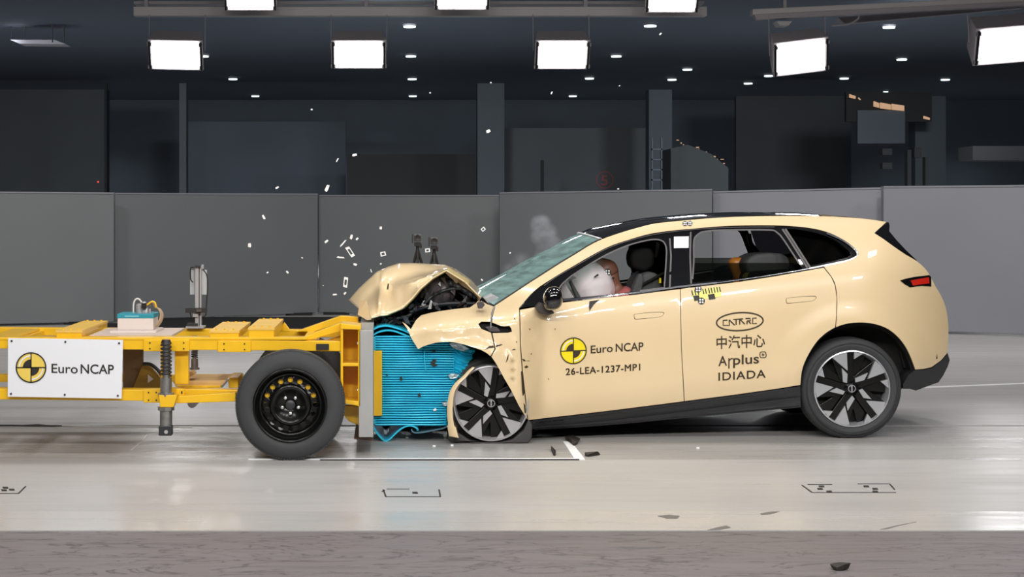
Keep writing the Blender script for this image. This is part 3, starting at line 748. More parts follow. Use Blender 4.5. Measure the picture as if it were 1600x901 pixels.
tb('damper_bracket', 251, 256, 548, 590, 11.1, 11.14)
# trolley wheel
def trolley_wheel(c):
    Rt, rim, W_ = .3415, .226, .2
    b = MB()
    b.rev(c, [(rim, .03), (rim+.006, .004), (rim+.022, -.004), (Rt*.8, -.008), (Rt*.92, .004), (Rt*.975, .018), (Rt, .04), (Rt, W_-.04), (Rt*.975, W_-.02), (Rt*.9, W_), (rim+.02, W_), (rim, W_-.03)], n=96, close=True)
    ty = b.build('wheel', M['rubber'], TR, auto=50)
    b = MB()
    for i in range(120):    # shoulder tread blocks
        a = 2*PI*i/120; u = Vector((math.cos(a), 0, math.sin(a))); t = Vector((-math.sin(a), 0, math.cos(a)))
        p = c+u*(Rt*.975); vs = []
        for dr in (-.004, .0085):
            for dt in (-.006, .006):
                for dy in (.02, .05): vs.append(p+u*dr+t*dt+Vector((0, dy-(0 if dr > 0 else .0), 0)))
        b.add(vs, [(0, 1, 3, 2), (4, 6, 7, 5), (0, 4, 5, 1), (2, 3, 7, 6), (0, 2, 6, 4), (1, 5, 7, 3)])
    o = b.build('tread_blocks', M['rubber'], ty); o['kind'] = 'stuff'
    b = MB(); b.rev(c, [(rim+.006, .012), (rim+.004, -.004), (rim-.006, -.004), (rim-.012, .012), (rim-.018, .03), (rim-.02, .05), (rim-.03, .075), (rim-.03, W_-.04), (rim+.006, W_-.03)], n=72, close=True)
    b.build('rim', M['rimblack'], ty, smooth=True)
    # disc with a ring of real round openings (built as plate segments with gaps)
    b = MB(); n = 16; hr = .0165; rc = .156
    ring = []
    for i in range(n):
        a0 = 2*PI*i/n+PI/2
        for j in range(8):     # angular cell split around hole
            pass
        seg = 16
        hole = [(rc+hr*math.cos(t*2*PI/seg), hr*math.sin(t*2*PI/seg)) for t in range(seg)]
        da = PI/n
        bx_ = []
        for t in range(seg):
            an = t*2*PI/seg; cx, sx = math.cos(an), math.sin(an); m_ = max(abs(cx), abs(sx)); ux, uy = cx/m_, sx/m_
            rr = rc+ux*.026; aa = uy*da
            bx_.append((rr, aa))
        vs = []
        for (x, y_) in hole:
            an = a0+math.atan2(y_, x); r_ = math.hypot(x, y_); vs.append(c+Vector((r_*math.cos(an), .052, r_*math.sin(an))))
        for (r_, aa) in bx_:
            yy = .052+(.012 if r_ > rc+.02 else (-.006 if r_ < rc-.02 else 0))
            vs.append(c+Vector((r_*math.cos(a0+aa), yy, r_*math.sin(a0+aa))))
        for (x, y_) in hole:
            an = a0+math.atan2(y_, x); r_ = math.hypot(x, y_); vs.append(c+Vector((r_*math.cos(an), .062, r_*math.sin(an))))
        b.add(vs, [(t, (t+1) % seg, (t+1) % seg+seg, t+seg) for t in range(seg)]+[(t, t+2*seg, (t+1) % seg+2*seg, (t+1) % seg) for t in range(seg)])
    b.build('vent_ring', M['rimblack'], ty, smooth=False)
    b = MB(); b.rev(c, [(rc+.025, .064), (rim-.018, .075), (rim-.018, .085), (rc+.025, .07)], n=64, close=True)
    b.build('disc_edge', M['rimblack'], ty, smooth=True)
    b = MB(); b.rev(c, [(rc-.025, .046), (.125, .028), (.112, .022), (.098, .03), (.082, .055), (.07, .062), (.055, .06), (.036, .052), (.001, .052)], n=64)
    b.build('disc', M['rimblack'], ty, smooth=True)
    b = MB(); b.rev(c, [(.001, .035), (.026, .035), (.030, .038), (.030, .056)], n=28); b.build('hub_cap', M['satin'], ty, auto=40)
    for i in range(5):
        a = PI/2+PI/5+i*2*PI/5; q = c+Vector((.053*math.cos(a), .04, .053*math.sin(a)))
        b = MB(); b.cyl(q, q+Vector((0, .02, 0)), .0095, n=6); b.rev(q+Vector((0, -.002, 0)), [(.004, 0), (.009, .002)], n=12); b.build('lug_nut', M['nut'], ty)
    b = MB(); b.rev(c+Vector((0, .085, 0)), [(.12, 0), (.12, .05)], n=32); b.build('brake_drum', M['dark'], ty)
    b = MB(); aa = [PI*.02+PI*.96*i/20 for i in range(21)]
    b.grid([[c+Vector((r_*math.cos(t), .075, r_*math.sin(t))) for t in aa] for r_ in (.125, .19)]); b.build('hub_shield', M['yellow'], ty, solid=.004, fix=False)
    return ty
tw = trolley_wheel(P(453, 633, 10.93).xyz*1 if False else Vector((P(453, 633, 10.93).x, 10.93, .343)))
dup_part(tw, (0, 1.42, 0)); dup_part(tw, (-3.05, 0, 0)); dup_part(tw, (-3.05, 1.42, 0))
# impact plate
b = MB(); a = P(560.5, 683, 11.13); c_ = P(583, 516, 11.13); b.box((a.x, 11.13, a.z), (c_.x, 12.72, c_.z)); b.build('impact_plate', M['alu'], TR, bevel=.004, label='thick bare aluminium impact plate')
b = MB(); b.prism([(553, 684), (583, 684), (583, 688), (553, 686)], 11.2, 12.6); b.build('plate_foot', M['wood'], TR)
# sign
b = MB(); b.prism([(12.5, 528), (192, 531), (190, 622.5), (12, 619.5)], 11.10, 11.115); sg = b.build('sign_board', M['sign'], TR, bevel=.001, label='white sign board with round crash target and lettering')
fS = lambda x, y: 11.10
for x, y in [(18, 532.5), (102, 534), (186, 536), (17, 615), (101, 616.5), (184, 618)]:
    b = MB(); q = P(x, y, 11.095); b.cyl(q, q+Vector((0, .006, 0)), .0065, n=10); b.build('screw', M['ink'], sg)
def target(cx, cy, r, Dfn, par, gold, ink, white_arc, k=0.0):
    def arc(r_, a0, a1, n=14): return [(cx+r_*math.cos(math.radians(a0+(a1-a0)*i/n)), cy-r_*math.sin(math.radians(a0+(a1-a0)*i/n))-k*r_*math.cos(math.radians(a0+(a1-a0)*i/n))) for i in range(n+1)]
    b = MB(); decal_poly(b, arc(r, 0, 360, 40)[:-1], Dfn, -.002); b.build('emblem_disc', gold, par)
    b = MB(); decal_strokes(b, [arc(r*.80, 90, 180), arc(r*.80, 270, 360)], r*.09, Dfn, -.0035); b.build('emblem_arc', white_arc, par)
    b = MB(); decal_strokes(b, [arc(r, 0, 360, 40)[:-1]], r*.09, Dfn, -.0045, closed=True)
    decal_strokes(b, [[(cx, cy-r), (cx, cy+r)], [(cx-r, cy+k*r), (cx+r, cy-k*r)]], r*.075, Dfn, -.0045)
    decal_poly(b, [(cx, cy)]+arc(r*.56, 90, 180), Dfn, -.0045); decal_poly(b, [(cx, cy)]+arc(r*.56, 270, 360), Dfn, -.0045)
    b.build('emblem_lines', ink, par)
target(48.5, 574, 23, fS, sg, M['sign_gold'], M['ink'], M['sign'])
b = MB(); text_px(b, 'Euro', (80.5, 582), (121.5, 583), 14, fS, bold=.008); text_px(b, 'NCAP', (126, 583), (178, 584), 14.5, fS, bold=.012)
b.build('lettering', M['ink'], sg)
# instrument on the deck
b = MB(); b.box((P(140, 0, 11.3).x, 11.3, .742), (P(285, 0, 11.9).x, 12.05, .756)); b.build('deck_board', mat('pale_board', (.62, .50, .42), .5, nscale=7, namt=.08), TR)
IN = thing('instrument_box', 'pale instrument box with teal band and metal sensor on the trolley deck', 'instrument', Vector((P(212, 0, 11.7).x, 11.7, .757)))
zt = .757; xa, xb = P(183.5, 0, 11.6).x, P(239.5, 0, 11.6).x; ix = (xa+xb)/2
def ipx(px, py): return P(px, py, 11.6)
b = MB(); b.box((xa-.035, 11.5, zt), (xb+.03, 11.9, zt+.012)); b.build('base_plate', M['pinkwhite'], IN)
b = MB(); b.box((xa, 11.6, zt+.012), (xb, 11.85, ipx(0, 497).z)); b.build('case', M['pinkwhite'], IN, bevel=.004)
b = MB(); b.box((xa-.003, 11.597, ipx(0, 497).z), (xb+.003, 11.853, ipx(0, 490).z)); lid = b.build('lid', M['teal'], IN, bevel=.004)
b = MB(); b.box((P(195, 0, 11.6).x, 11.594, ipx(0, 495).z), (P(217, 0, 11.6).x, 11.597, ipx(0, 492.5).z)); b.build('stripe', mat('light_teal', (.15, .5, .6), .4), lid)
for x0, x1, yt in [(211, 220, 475), (219, 226, 472), (222, 229, 481), (230.5, 233, 483)]:
    q = ipx((x0+x1)/2, 490); b = MB(); q.y = 11.68; h = ipx(0, yt).z; r_ = (x1-x0)/2*11.6/F
    b.rev((q.x, q.y, q.z), [(r_*1.3, 0), (r_*1.3, h-q.z-.01), (r_*.8, h-q.z)], n=18, axis='z'); b.build('sensor_can', M['dsilver'], IN, auto=40)
b = MB(); b.box(ipx(220, 482)+Vector((0, .03, 0)), ipx(227, 474)+Vector((0, .06, 0))); b.build('connector', M['black'], IN)
b = MB(); b.tube([ipx(x, y)+Vector((0, .07, 0)) for x, y in cr([(206, 490), (206.5, 475), (210, 468), (215, 468), (219, 473)])], .006, 8); b.build('cable', M['cablew'], IN, smooth=True)
for k in range(3):
    b = MB(); b.tube([ipx(x+k*1.2, y+k*.8)+Vector((0, .07+k*.012, 0)) for x, y in cr([(229, 478), (232, 473), (238, 475), (240, 480), (246, 484), (249, 492), (247, 501), (243, 507), (240, 510.5)])], .006, 8); b.build('cable', M['cable'], IN, smooth=True)
b = MB(); b.tube([ipx(x, y)+Vector((0, .05, 0)) for x, y in cr([(228, 477), (236, 471.5), (241, 474), (242, 481)])], .006, 8); b.build('cable', M['yellow'], IN, smooth=True)
# mast
MA = thing('camera_mast', 'silver profile mast with white panels and cables on the trolley far rail', 'mast', P(313, 511, 12.4))
def mp(name, x0, x1, y0, y1, D0, D1, m, **k): b = MB(); b.bx(x0, x1, y0, y1, D0, D1); return b.build(name, m, MA, **k)
mp('profile', 304.5, 310.5, 415.5, 511, 12.36, 12.42, M['dsilver'], bevel=.003); mp('profile', 311.8, 314.3, 415.5, 511, 12.37, 12.42, M['dsilver'])
mp('slot', 310.5, 311.8, 415.5, 511, 12.38, 12.41, M['ink'])
mp('panel', 297, 304, 421.5, 460, 12.42, 12.43, M['panelgrey']); mp('panel', 314, 323, 421.5, 460, 12.42, 12.43, M['panelgrey'])
mp('crossbar', 289.5, 323, 481, 488.5, 12.32, 12.36, M['ink']); mp('clamp', 307, 315, 483, 487, 12.30, 12.32, M['chrome'])
mp('crossbar', 304, 313, 415, 417.5, 12.34, 12.44, M['ink']); mp('antenna', 315, 318, 413, 421, 12.4, 12.42, M['dsilver'])
mp('base_foot', 290, 318, 510, 512.5, 12.3, 12.46, M['dsilver']); mp('base_box', 292, 309, 505, 510, 12.34, 12.44, M['ink'])
mp('bracket', 301.5, 309, 489, 495, 12.34, 12.38, M['dsilver'])
for pts in ([(303, 417), (298, 419), (298, 436), (302, 441)], [(317, 420), (323, 430), (324.5, 445), (323, 470), (322, 488)], [(322, 488), (321, 493), (318, 494)], [(297, 488), (299, 497)]):
    b = MB(); b.tube([P(x, y, 12.35) for x, y in cr(pts)], .0045, 6); b.build('cable', M['ink'], MA, smooth=True)
# ================================================================== HONEYCOMB BARRIER
HB = thing('honeycomb_barrier', 'crushed bright blue honeycomb block between trolley plate and car', 'barrier', P(645, 664, 12.3))
DH = 11.88
bot = lambda x: 663.5+(x-583)*.02
def rightedge(y): return lin([(520, 700), (534, 712), (545, 741), (556, 739), (568, 733), (590, 722), (604, 707), (616, 701), (640, 699), (667, 702)], y)
def topedge(x): return lin([(583, 524), (640, 524), (655, 530), (700, 532), (741, 543)], x)
rows = []; NR = 37
def ridge(v): return abs((v*NR) % 1-.5)*2
nv = NR*6
for j in range(nv+1):
    v = j/nv; row = []
    for i in range(41):
        u = i/40; y0 = 524; y1 = 665
        yb = y0+(y1-y0)*v; x = 586+(710-586)*u-14*smt((v-.3)/.7)*u
        wv = noise.noise(Vector((x*.02, v*7, 0)))*.8
        y = max(yb+wv*(.3+u), topedge(x))
        hgt = .028*ridge(v)**3
        row.append(P(x, y, DH+hgt+.006*noise.noise(Vector((x*.03, y*.03, 1)))))
    rows.append(row)
b = MB(); b.grid(rows); b.build('side_ridges', M['blue'], HB, smooth=False, fix=False)
rows = []; NR2 = 26
for j in range(NR2*6+1):
    v = j/(NR2*6); row = []
    for i in range(13):
        u = i/12; yl = 532+(665-532)*v; xl = 708-14*smt((v-.3)/.7); yr = 545+(666-545)*v; xr = rightedge(yr)+1.5*math.sin(v*60)
        y = yl+(yr-yl)*u+5*math.sin(u*PI)*(1-v)+noise.noise(Vector((u*3, v*12, 5)))*2.2; x = xl+(xr-xl)*u
        rd = abs((v*NR2) % 1-.5)*2
        row.append(P(x, y, DH-.015*math.sin(u*PI)+.02*rd+.03*u*u+.012*noise.noise(Vector((x*.15, y*.15, 2)))))
    rows.append(row)
b = MB(); b.grid(rows); b.build('crushed_ridges', M['blue'], HB, smooth=False, fix=False)
b = MB()
for j in range(35):
    y = 526+j*3.9; b.bx(583, 587, y, y+3.1, DH+.002, DH+.05)
b.build('edge_folds', M['blue'], HB)
tp('core', [(584, 525), (652, 531), (712, 534), (738, 548), (733, 566), (704, 608), (698, 663), (584, 663)], DH+.03, 12.72, M['blue'], par=HB)
def ribbon(name, pts, D0, D1, th, m, par):
    q = cr(pts, n=8); L, Q = stroke(q, th); b = MB(); n = len(q)
    r0 = [P(p.x, p.y, D0) for p in L]; r1 = [P(p.x, p.y, D0) for p in Q]; 
    back = lambda r: [Vector((p.x, D1, p.z)) for p in r]
    b.grid([r0, r1, back(r1), back(r0)], closed=True); return b.build(name, m, par, auto=50)
ribbon('top_sheet', [(583, 515), (592, 510.5), (604, 509), (618, 512), (635, 518), (648, 526)], 11.93, 12.7, 2.2, M['blue'], HB)
ribbon('top_sheet', [(583, 524), (590, 519.5), (602, 516.5), (614, 517), (628, 521.5), (642, 527)], DH, 12.7, 1.8, M['blue'], HB)
ribbon('torn_flap', [(582, 664), (587, 673), (594, 682.5), (601, 688), (608, 686.5), (616, 679), (625, 671), (634, 666), (643, 665), (650, 668), (653, 671), (651, 671)], DH, 12.72, 2.2, M['blue'], HB)
ribbon('torn_flap', [(643, 670), (644.5, 674), (650, 676), (662, 675), (680, 671.5), (692, 669), (700, 665)], DH, 12.7, 1.8, mat('grey_blue', (.12, .25, .32), .4, metal=.4), HB)
tp('lower_shade_plate', [(583, 664), (700, 664), (692, 682), (592, 682)], 12.55, 12.6, M['dark'], par=HB)  # dark sheet added as the shade inside the torn flap
b = MB(); b.bx(584, 597, 548, 649.5, DH-.05, DH); b.build('clamp_bar', Y, HB, bevel=.003, label='flat yellow clamp bar')
G = 'torn patches on the honeycomb block'
for pts in ([(673, 567), (677, 561), (682, 562), (679, 567), (684, 570), (678, 573), (674, 570)], [(625, 590), (628, 587), (629, 594), (626, 595)], [(603, 584), (606, 586), (604, 588)], [(653, 616), (656, 613), (658, 619), (654, 620)], [(674, 549), (680, 547), (681, 550)]):
    b = MB(); b.prism(pts, DH-.014, DH); b.build('puncture', M['ink'], HB)
for pts in ([(700, 586), (706, 583), (717, 585), (714, 590), (704, 592)], [(690, 629), (700, 627), (704, 633), (694, 634)], [(702, 536), (716, 534), (733, 545), (725, 549), (708, 544)]):
    b = MB(); b.prism(pts, DH-.03, DH+.01); b.build('bare_patch', mat('scraped_silver', (.5, .6, .66), .3, metal=.6, bump=.8, bscale=50), HB)
b = MB(); b.prism([(676, 640), (681, 637), (682, 641), (678, 642)], DH-.02, DH-.01); b.build('shard', M['shard'], HB)
b = MB(); b.tube([P(x, y, DH-.01) for x, y in [(663, 547), (663, 560), (665, 578)]], .004); b.build('ridge_fold', M['blue'], HB)
# ================================================================== CAR
CAR = thing('crashed_car', 'cream hatchback-style car with black roof, front end crushed against the blue block', 'car', Vector((P(1100, 0, 12.9).x, 12.9, 0)))
MIR = 12.92
def Dcar(px, py):
    q = py+.125*(px-1000)
    d = cub([(310, .56), (335, .44), (360, .305), (400, .19), (440, .085), (470, .030), (500, .008), (540, 0), (580, .004), (615, .016), (640, .045), (660, .075)], q)
    if px > 1330: d += .40*((px-1330)/152.0)**2.6
    r = math.hypot(px-1331, py-600)
    if px > 1180: d -= .020*smt((135-r)/35)*smt((r-70)/12)        # rear arch flare
    low = smt((q-420)/60)
    if px < 1010: d -= low*.13*smt((1010-px)/210)
    if px < 855:                                                  # crumpled front wing pushed outwards
        t = smt((855-px)/50)*low; d -= .19*t
        a = noise.noise(Vector((px*.018, py*.022, 3))); c = noise.noise(Vector((px*.045, py*.045, 9)))
        d += t*(.03*a+.010*abs(c))
        rf = math.hypot(px-730, py-650)
        if px < 800: d -= .03*smt((122-rf)/12)*t
        if px < 700: d += .10*smt((700-px)/70)
    elif px < 1000:
        d += .004*noise.noise(Vector((px*.02, py*.02, 3)))*smt((1000-px)/150)
    return 12.0+d
U = Vector
# ---- outlines (shared)
dlo_top = [(811, 481), (835.6, 453.5), (867.5, 432), (899, 413.5), (925, 398.5), (952.5, 384.5), (985, 373.5), (1016, 365), (1050, 360), (1080, 357.3), (1126, 353.3), (1175, 351.8), (1224, 352.3), (1262, 355.5), (1290, 361.5), (1312, 371), (1330, 383), (1341, 394)]
dlo_bot = [(1342, 397), (1338, 402), (1327, 407.5), (1299, 413.5), (1264, 420.6), (1210, 430), (1155, 438.5), (1083, 447), (1040, 452.5), (995, 458.5), (935, 464.5), (878, 471.3)]
DT = cr([(811, 481, 1)]+dlo_top[1:-1]+[dlo_top[-1]], n=4); DB = cr(dlo_bot, n=3)
DLO = DT+DB
roofline = [(774, 477), (800, 460), (825, 443.5), (850, 427.5), (875, 411.5), (900, 396.5), (920, 384), (940, 374), (965, 365), (995, 356), (1027, 348.5), (1080, 343), (1126, 339.5), (1170, 337.8), (1212, 337), (1250, 337), (1284, 337.5), (1327, 339.5), (1360, 342.5), (1385, 346.5)]
RL = cr(roofline, n=4)
rear = [(1366, 364), (1380, 373), (1398, 386), (1415, 397.5), (1432, 407.5), (1445, 419), (1453, 430), (1461, 446), (1471, 463), (1477, 478), (1480.5, 495), (1482, 515), (1481, 538), (1479.5, 552)]
RR = cr(rear, n=3)
arch_r = [(1430, 577), (1425, 562), (1418, 546.5), (1410, 534), (1400.5, 523.5), (1389, 514.5), (1376, 508.5), (1362, 505), (1348.5, 503.5), (1336, 503.7), (1325, 505), (1315, 507.5), (1306.5, 510.7)]
arch_l = [(1304.7, 511.3), (1293, 518), (1281, 528), (1272, 539), (1264, 552), (1257, 566), (1252.5, 581), (1250.5, 601)]
cut_r = [(1306.0, 510.7), (1307.8, 493), (1308.2, 465), (1305.4, 445), (1299.4, 432), (1288.0, 417)]
# ---- side frame
iB = min(range(len(DB)), key=lambda i: abs(DB[i][0]-1288.5))
wing_back = [(811, 483), (811.5, 500), (812.5, 540), (815.5, 580), (820, 620), (824, 655), (811, 634), (798, 608), (788, 591), (776, 569), (768, 557), (774.5, 545), (771.5, 530), (769.5, 520.3), (793.7, 519.8), (800, 518), (799, 513), (796, 509), (787, 509.5), (779, 507.4), (768.8, 503.5), (770.8, 490), (774, 480)]
frame = RL+RR+[(1470, 563), (1455, 573.5), (1443, 576)]+cr(arch_r, n=2)+cr(cut_r, n=3)[1:]+[DB[iB]]+list(reversed(DB[:iB]))+list(reversed(DT))+wing_back
sheet('side_frame', M['paint'], CAR, frame, Dcar, step=8, mirror=MIR)
fwing = [(628.5, 502.6), (636.5, 513.6), (643.6, 529.6), (653.4, 545.2), (661, 541), (670, 538), (680, 535.3), (690, 534), (700.5, 533.5), (711, 534.6), (722, 537), (733, 540), (743, 543.5), (752, 546.5), (760, 551), (766.5, 556), (772.5, 545), (769.6, 530), (767, 519.5), (752, 513.5), (747.3, 506), (752, 502.3), (767, 502.6), (769, 490), (773, 479), (762, 475.5), (754, 471), (747, 469.5), (743, 474), (734, 480.3), (722, 481.3), (707.6, 483), (686, 486), (671, 489), (658, 492.3), (650, 500), (642, 514), (635, 507)]
def Dwing(px, py):
    d = Dcar(px, py)
    if py < 500: d += .05*((500-py)/30)**2
    d += .03*smt((px-735)/25)*smt((500-py)/20)
    return d
sheet('front_wing', M['paint'], CAR, fwing, Dwing, step=6, mirror=None)
# ---- doors
fd = [(812.5, 484), (845, 478), (878, 472.8), (935, 466.3), (995, 460.2), (1040, 454.3), (1062.6, 451.5), (1063.2, 500), (1063.9, 540), (1066.6, 590), (1068.6, 626.5), (1010, 634), (950, 641.5), (890, 648.5), (850, 653), (825.5, 656), (821.5, 620), (817, 580), (814, 540), (813, 500)]
hb = [(990.5, 492), (993, 490.3), (1015, 487.7), (1034, 487), (1037.5, 488.6), (1036.5, 491.7), (1031, 495), (1012, 497.3), (994, 498.8), (991, 496.8)]
sheet('front_door', M['paint'], CAR, fd, Dcar, holes=[cr(hb, True, 3)], step=9, mirror=MIR)
rd = [(1063.8, 451.3), (1083, 448.8), (1155, 440.3), (1210, 431.8), (1264, 422.2), (1286.8, 418), (1298.5, 432.5), (1304.3, 445.5), (1307.2, 465), (1306.7, 492), (1304.7, 511.3)]+cr(arch_l, n=2)[1:]+[(1220, 606), (1150, 616), (1069.8, 626.3), (1067.8, 590), (1065, 540), (1064.3, 500)]
hb2 = [(1228, 467), (1231, 465.3), (1252, 463), (1271, 462), (1275.5, 463.6), (1274.5, 467), (1268, 470.3), (1250, 472.3), (1231, 474), (1228.5, 472)]
sheet('rear_door', M['paint'], CAR, rd, Dcar, holes=[cr(hb2, True, 3)], step=9, mirror=MIR)
for h in (hb, hb2):
    cxh = sum(p[0] for p in h)/len(h); cyh = sum(p[1] for p in h)/len(h)
    h2 = [(cxh+(p[0]-cxh)*.965, cyh+(p[1]-cyh)*.86) for p in h]
    sheet('door_handle', M['paint'], CAR, cr(h2, True, 3), Dcar, off=.0005, rim=.02, step=8)
    sheet('handle_recess', M['dark'], CAR, cr([(cxh+(p[0]-cxh)*1.03, cyh+(p[1]-cyh)*1.1) for p in h], True, 3), Dcar, off=.021, rim=0, step=10)
# dark shut-line backing just behind the gaps
for gp in [cr([(1063.2, 455), (1063.5, 500), (1064.1, 540), (1066.9, 590), (1069, 626)]), cr([(1290, 420), (1299.5, 432), (1305.2, 445), (1308, 465), (1307.5, 492), (1305.6, 511)]), cr([(812, 484), (812.2, 500), (813.2, 540), (816, 580), (820.6, 620), (825, 655)]), cr([(774, 480), (770, 490), (768, 503)]), cr([(768.5, 520), (770.5, 530), (773.5, 545), (767, 557)])]:
    b = MB(); decal_strokes(b, [gp], 5, Dcar, .016); b.build('shut_gap', M['dark'], CAR, fix=False)
# ---- rocker cladding and rear bumper
rk = [(827, 657.5), (850, 654.5), (890, 650), (950, 643), (1010, 635.5), (1068, 628), (1150, 617.5), (1220, 607.5), (1250.5, 603), (1251, 636), (1166, 644), (1065, 653), (972, 662), (900, 667.5), (838, 671), (829, 668)]
sheet('sill_cladding', M['satin'], CAR, rk, lambda x, y: Dcar(x, y)+.012, step=9, rim=.15, mirror=MIR)
rk2 = [(835, 667.5), (900, 662), (972, 655), (1065, 643.5), (1166, 630.5), (1250, 620), (1250, 633), (1166, 641), (1065, 650), (972, 659), (900, 664.5), (838, 668.5)]
sheet('sill_step', M['satin'], CAR, rk2, lambda x, y: Dcar(x, y)-.006, step=9, rim=.03)
b = MB(); decal_strokes(b, [cr([(835, 660), (900, 653.5), (1000, 642), (1069, 633), (1170, 620), (1180, 616), (1196, 611.5)])], 1.2, Dcar, .008); b.build('sill_crease', M['gloss'], CAR, fix=False)
bp = [(1480.5, 553), (1483, 564), (1480, 574), (1474, 586), (1466.5, 597), (1450, 602.5), (1431, 610), (1421, 607), (1411, 607), (1411, 600), (1420, 585), (1430, 578), (1443, 577.5), (1456, 575), (1470, 564.5)]
sheet('rear_bumper', M['satin'], CAR, bp, lambda x, y: Dcar(x, y)+.002, step=7, rim=.2, mirror=MIR)
# ---- window trim with real openings
op1 = cr([(879, 466.5, 1), (874, 450), (889, 434), (905.6, 422.5), (929, 408), (953, 395), (980, 383.5), (1006, 376.3), (1024, 373.8), (1036, 377), (1041, 387), (1041, 405), (1038, 449, 1), (1000, 454), (940, 461)], True, 4)
op2 = cr([(1081.7, 441.5, 1), (1084, 410), (1084.2, 377), (1090, 366.5), (1102, 361.3), (1135, 359.2), (1200, 359), (1214, 363), (1226, 376.5), (1254.5, 420.5, 1), (1210, 428), (1165, 434.7), (1120, 438)], True, 4)
op3 = cr([(1229.5, 357.2, 1), (1250, 358.8), (1276, 364), (1300, 373), (1318, 385), (1329, 396), (1322, 402.5), (1299, 408.5), (1264, 415.5, 1)], True, 4)
Dt = lambda x, y: Dcar(x, y)+.012
Dgl = lambda x, y: 12.0+.105+(440-(y+.125*(x-1000)))*.00255+.02
sheet('window_frame', M['gloss'], CAR, DLO, Dt, holes=[op1, op2, op3], step=9, mirror=MIR)
sheet('quarter_window', M['privacy'], CAR, op3, lambda x, y: Dgl(x, y)+(.40*((x-1330)/152.0)**2.6 if x > 1330 else 0)+.03, rim=0, step=9, mirror=MIR)
def clip_above(poly, yc):
    return [p for p in poly if p[1] >= yc]
pg = clip_above(op2, 410.5); k = max(range(len(pg)), key=lambda i: -pg[i][1])
sheet('rear_door_window', M['tint'], CAR, [(1083.8, 410.5)]+[p for p in op2 if p[1] > 411 and p[0] < 1083.9 and p[1] < 441.6][::-1]+[(1081.7, 441.5), (1120, 438), (1165, 434.7), (1210, 428), (1254.5, 420.5), (1248.2, 410.5)], lambda x, y: Dgl(x, y)+.02, rim=.004, step=10, mirror=MIR, label='half lowered tinted window')
for pts, wd in ((op1[4:13*4+1], 2.2), (op2[1:9*4], 2.4)):
    b = MB(); decal_strokes(b, [pts], wd, Dt, -.004); b.build('window_seal', M['greytrim'], CAR, fix=False)
for off in (1.5, 6):
    b = MB(); decal_strokes(b, [cr([(1221+off, 357.5), (1232+off, 374), (1260+off, 418)])], 3, Dt, -.006); b.build('pillar_seal', M['greytrim'], CAR, fix=False)
b = MB(); decal_strokes(b, [[(1046.5, 372), (1048.5, 400), (1046.5, 449)], [(1079.3, 362), (1078.3, 400), (1080, 443)]], 2.6, Dt, -.006); b.build('pillar_seal', M['greytrim'], CAR, fix=False)
b = MB(); decal_strokes(b, [cr([(880, 468.8), (935, 463.2), (995, 456.8), (1040, 450.6), (1083, 445.2), (1120, 441.5)])], 2.6, Dt, -.012)
decal_strokes(b, [cr([(1120, 441.5), (1155, 437), (1210, 428.8), (1264, 419.3)])], 1.2, Dt, -.012)
decal_strokes(b, [cr([(1264, 419.3), (1299, 412.3), (1325, 406.5), (1337, 401), (1340, 395.5), (1334, 387.5), (1316, 374.5), (1292, 364)])], 2.4, Dt, -.012)
b.build('belt_trim', M['chrome'], CAR, fix=False)
b = MB(); decal_strokes(b, [cr([(850, 446), (870, 432), (905, 412), (950, 387.5), (1000, 371), (1050, 362), (1126, 355.5), (1210, 354.3)])], 1.0, Dt, -.005); b.build('roof_seal', M['greytrim'], CAR, fix=False)
b = MB(); decal_poly(b, [(1053, 369.5), (1076.3, 369), (1076, 387), (1053, 387.5)], Dt, -.008); b.build('pillar_sticker', M['white'], CAR, label='white square sticker on the door pillar')
# fuel of spots: 4-dot markers, ruler decal
def dots(cx, cy, r, n=4, m1='ink', Dfn=Dcar, off=-.004, par=None):
    b = MB(); decal_poly(b, [(cx+r*math.cos(a*PI/8), cy+r*math.sin(a*PI/8)) for a in range(16)], Dfn, off); b.build('target_disc', M[m1], par or CAR)
    b = MB()
    for k_ in range(n):
        a = PI/4+k_*PI/2; x, y = cx+r*.52*math.cos(a), cy+r*.52*math.sin(a)
        decal_poly(b, [(x+r*.28*math.cos(t*PI/4), y+r*.28*math.sin(t*PI/4)) for t in range(8)], Dfn, off-.002)
    b.build('target_dot', M['white'], par or CAR)
dots(1070.3, 348.8, 4); dots(1078, 348.5, 4)
b = MB(); decal_poly(b, [(1080.5, 453.5), (1125.5, 447.5), (1127.5, 463), (1083.5, 470)], Dcar, -.003); b.build('ruler_decal', mat('pale_yellow_tape', (.90, .85, .22), .5), CAR, label='yellow tape with black ruler marks')
b = MB()
for i, x in enumerate([1081, 1085.5, 1090, 1098, 1102, 1107, 1111, 1115.5, 1120, 1124]):
    yy = 453.3-(x-1081)*.13; decal_strokes(b, [[(x, yy), (x+1.8, yy+8)]], 1.7, Dcar, -.005)
decal_poly(b, [(1083, 462), (1092, 461), (1094, 468.5), (1085, 470)], Dcar, -.005); decal_poly(b, [(1106, 460), (1116, 458.5), (1118, 466.5), (1108, 468)], Dcar, -.005)
b.build('ruler_marks', M['ink'], CAR)
dots(1091, 451.5, 5.5); dots(1096, 470, 5.5)
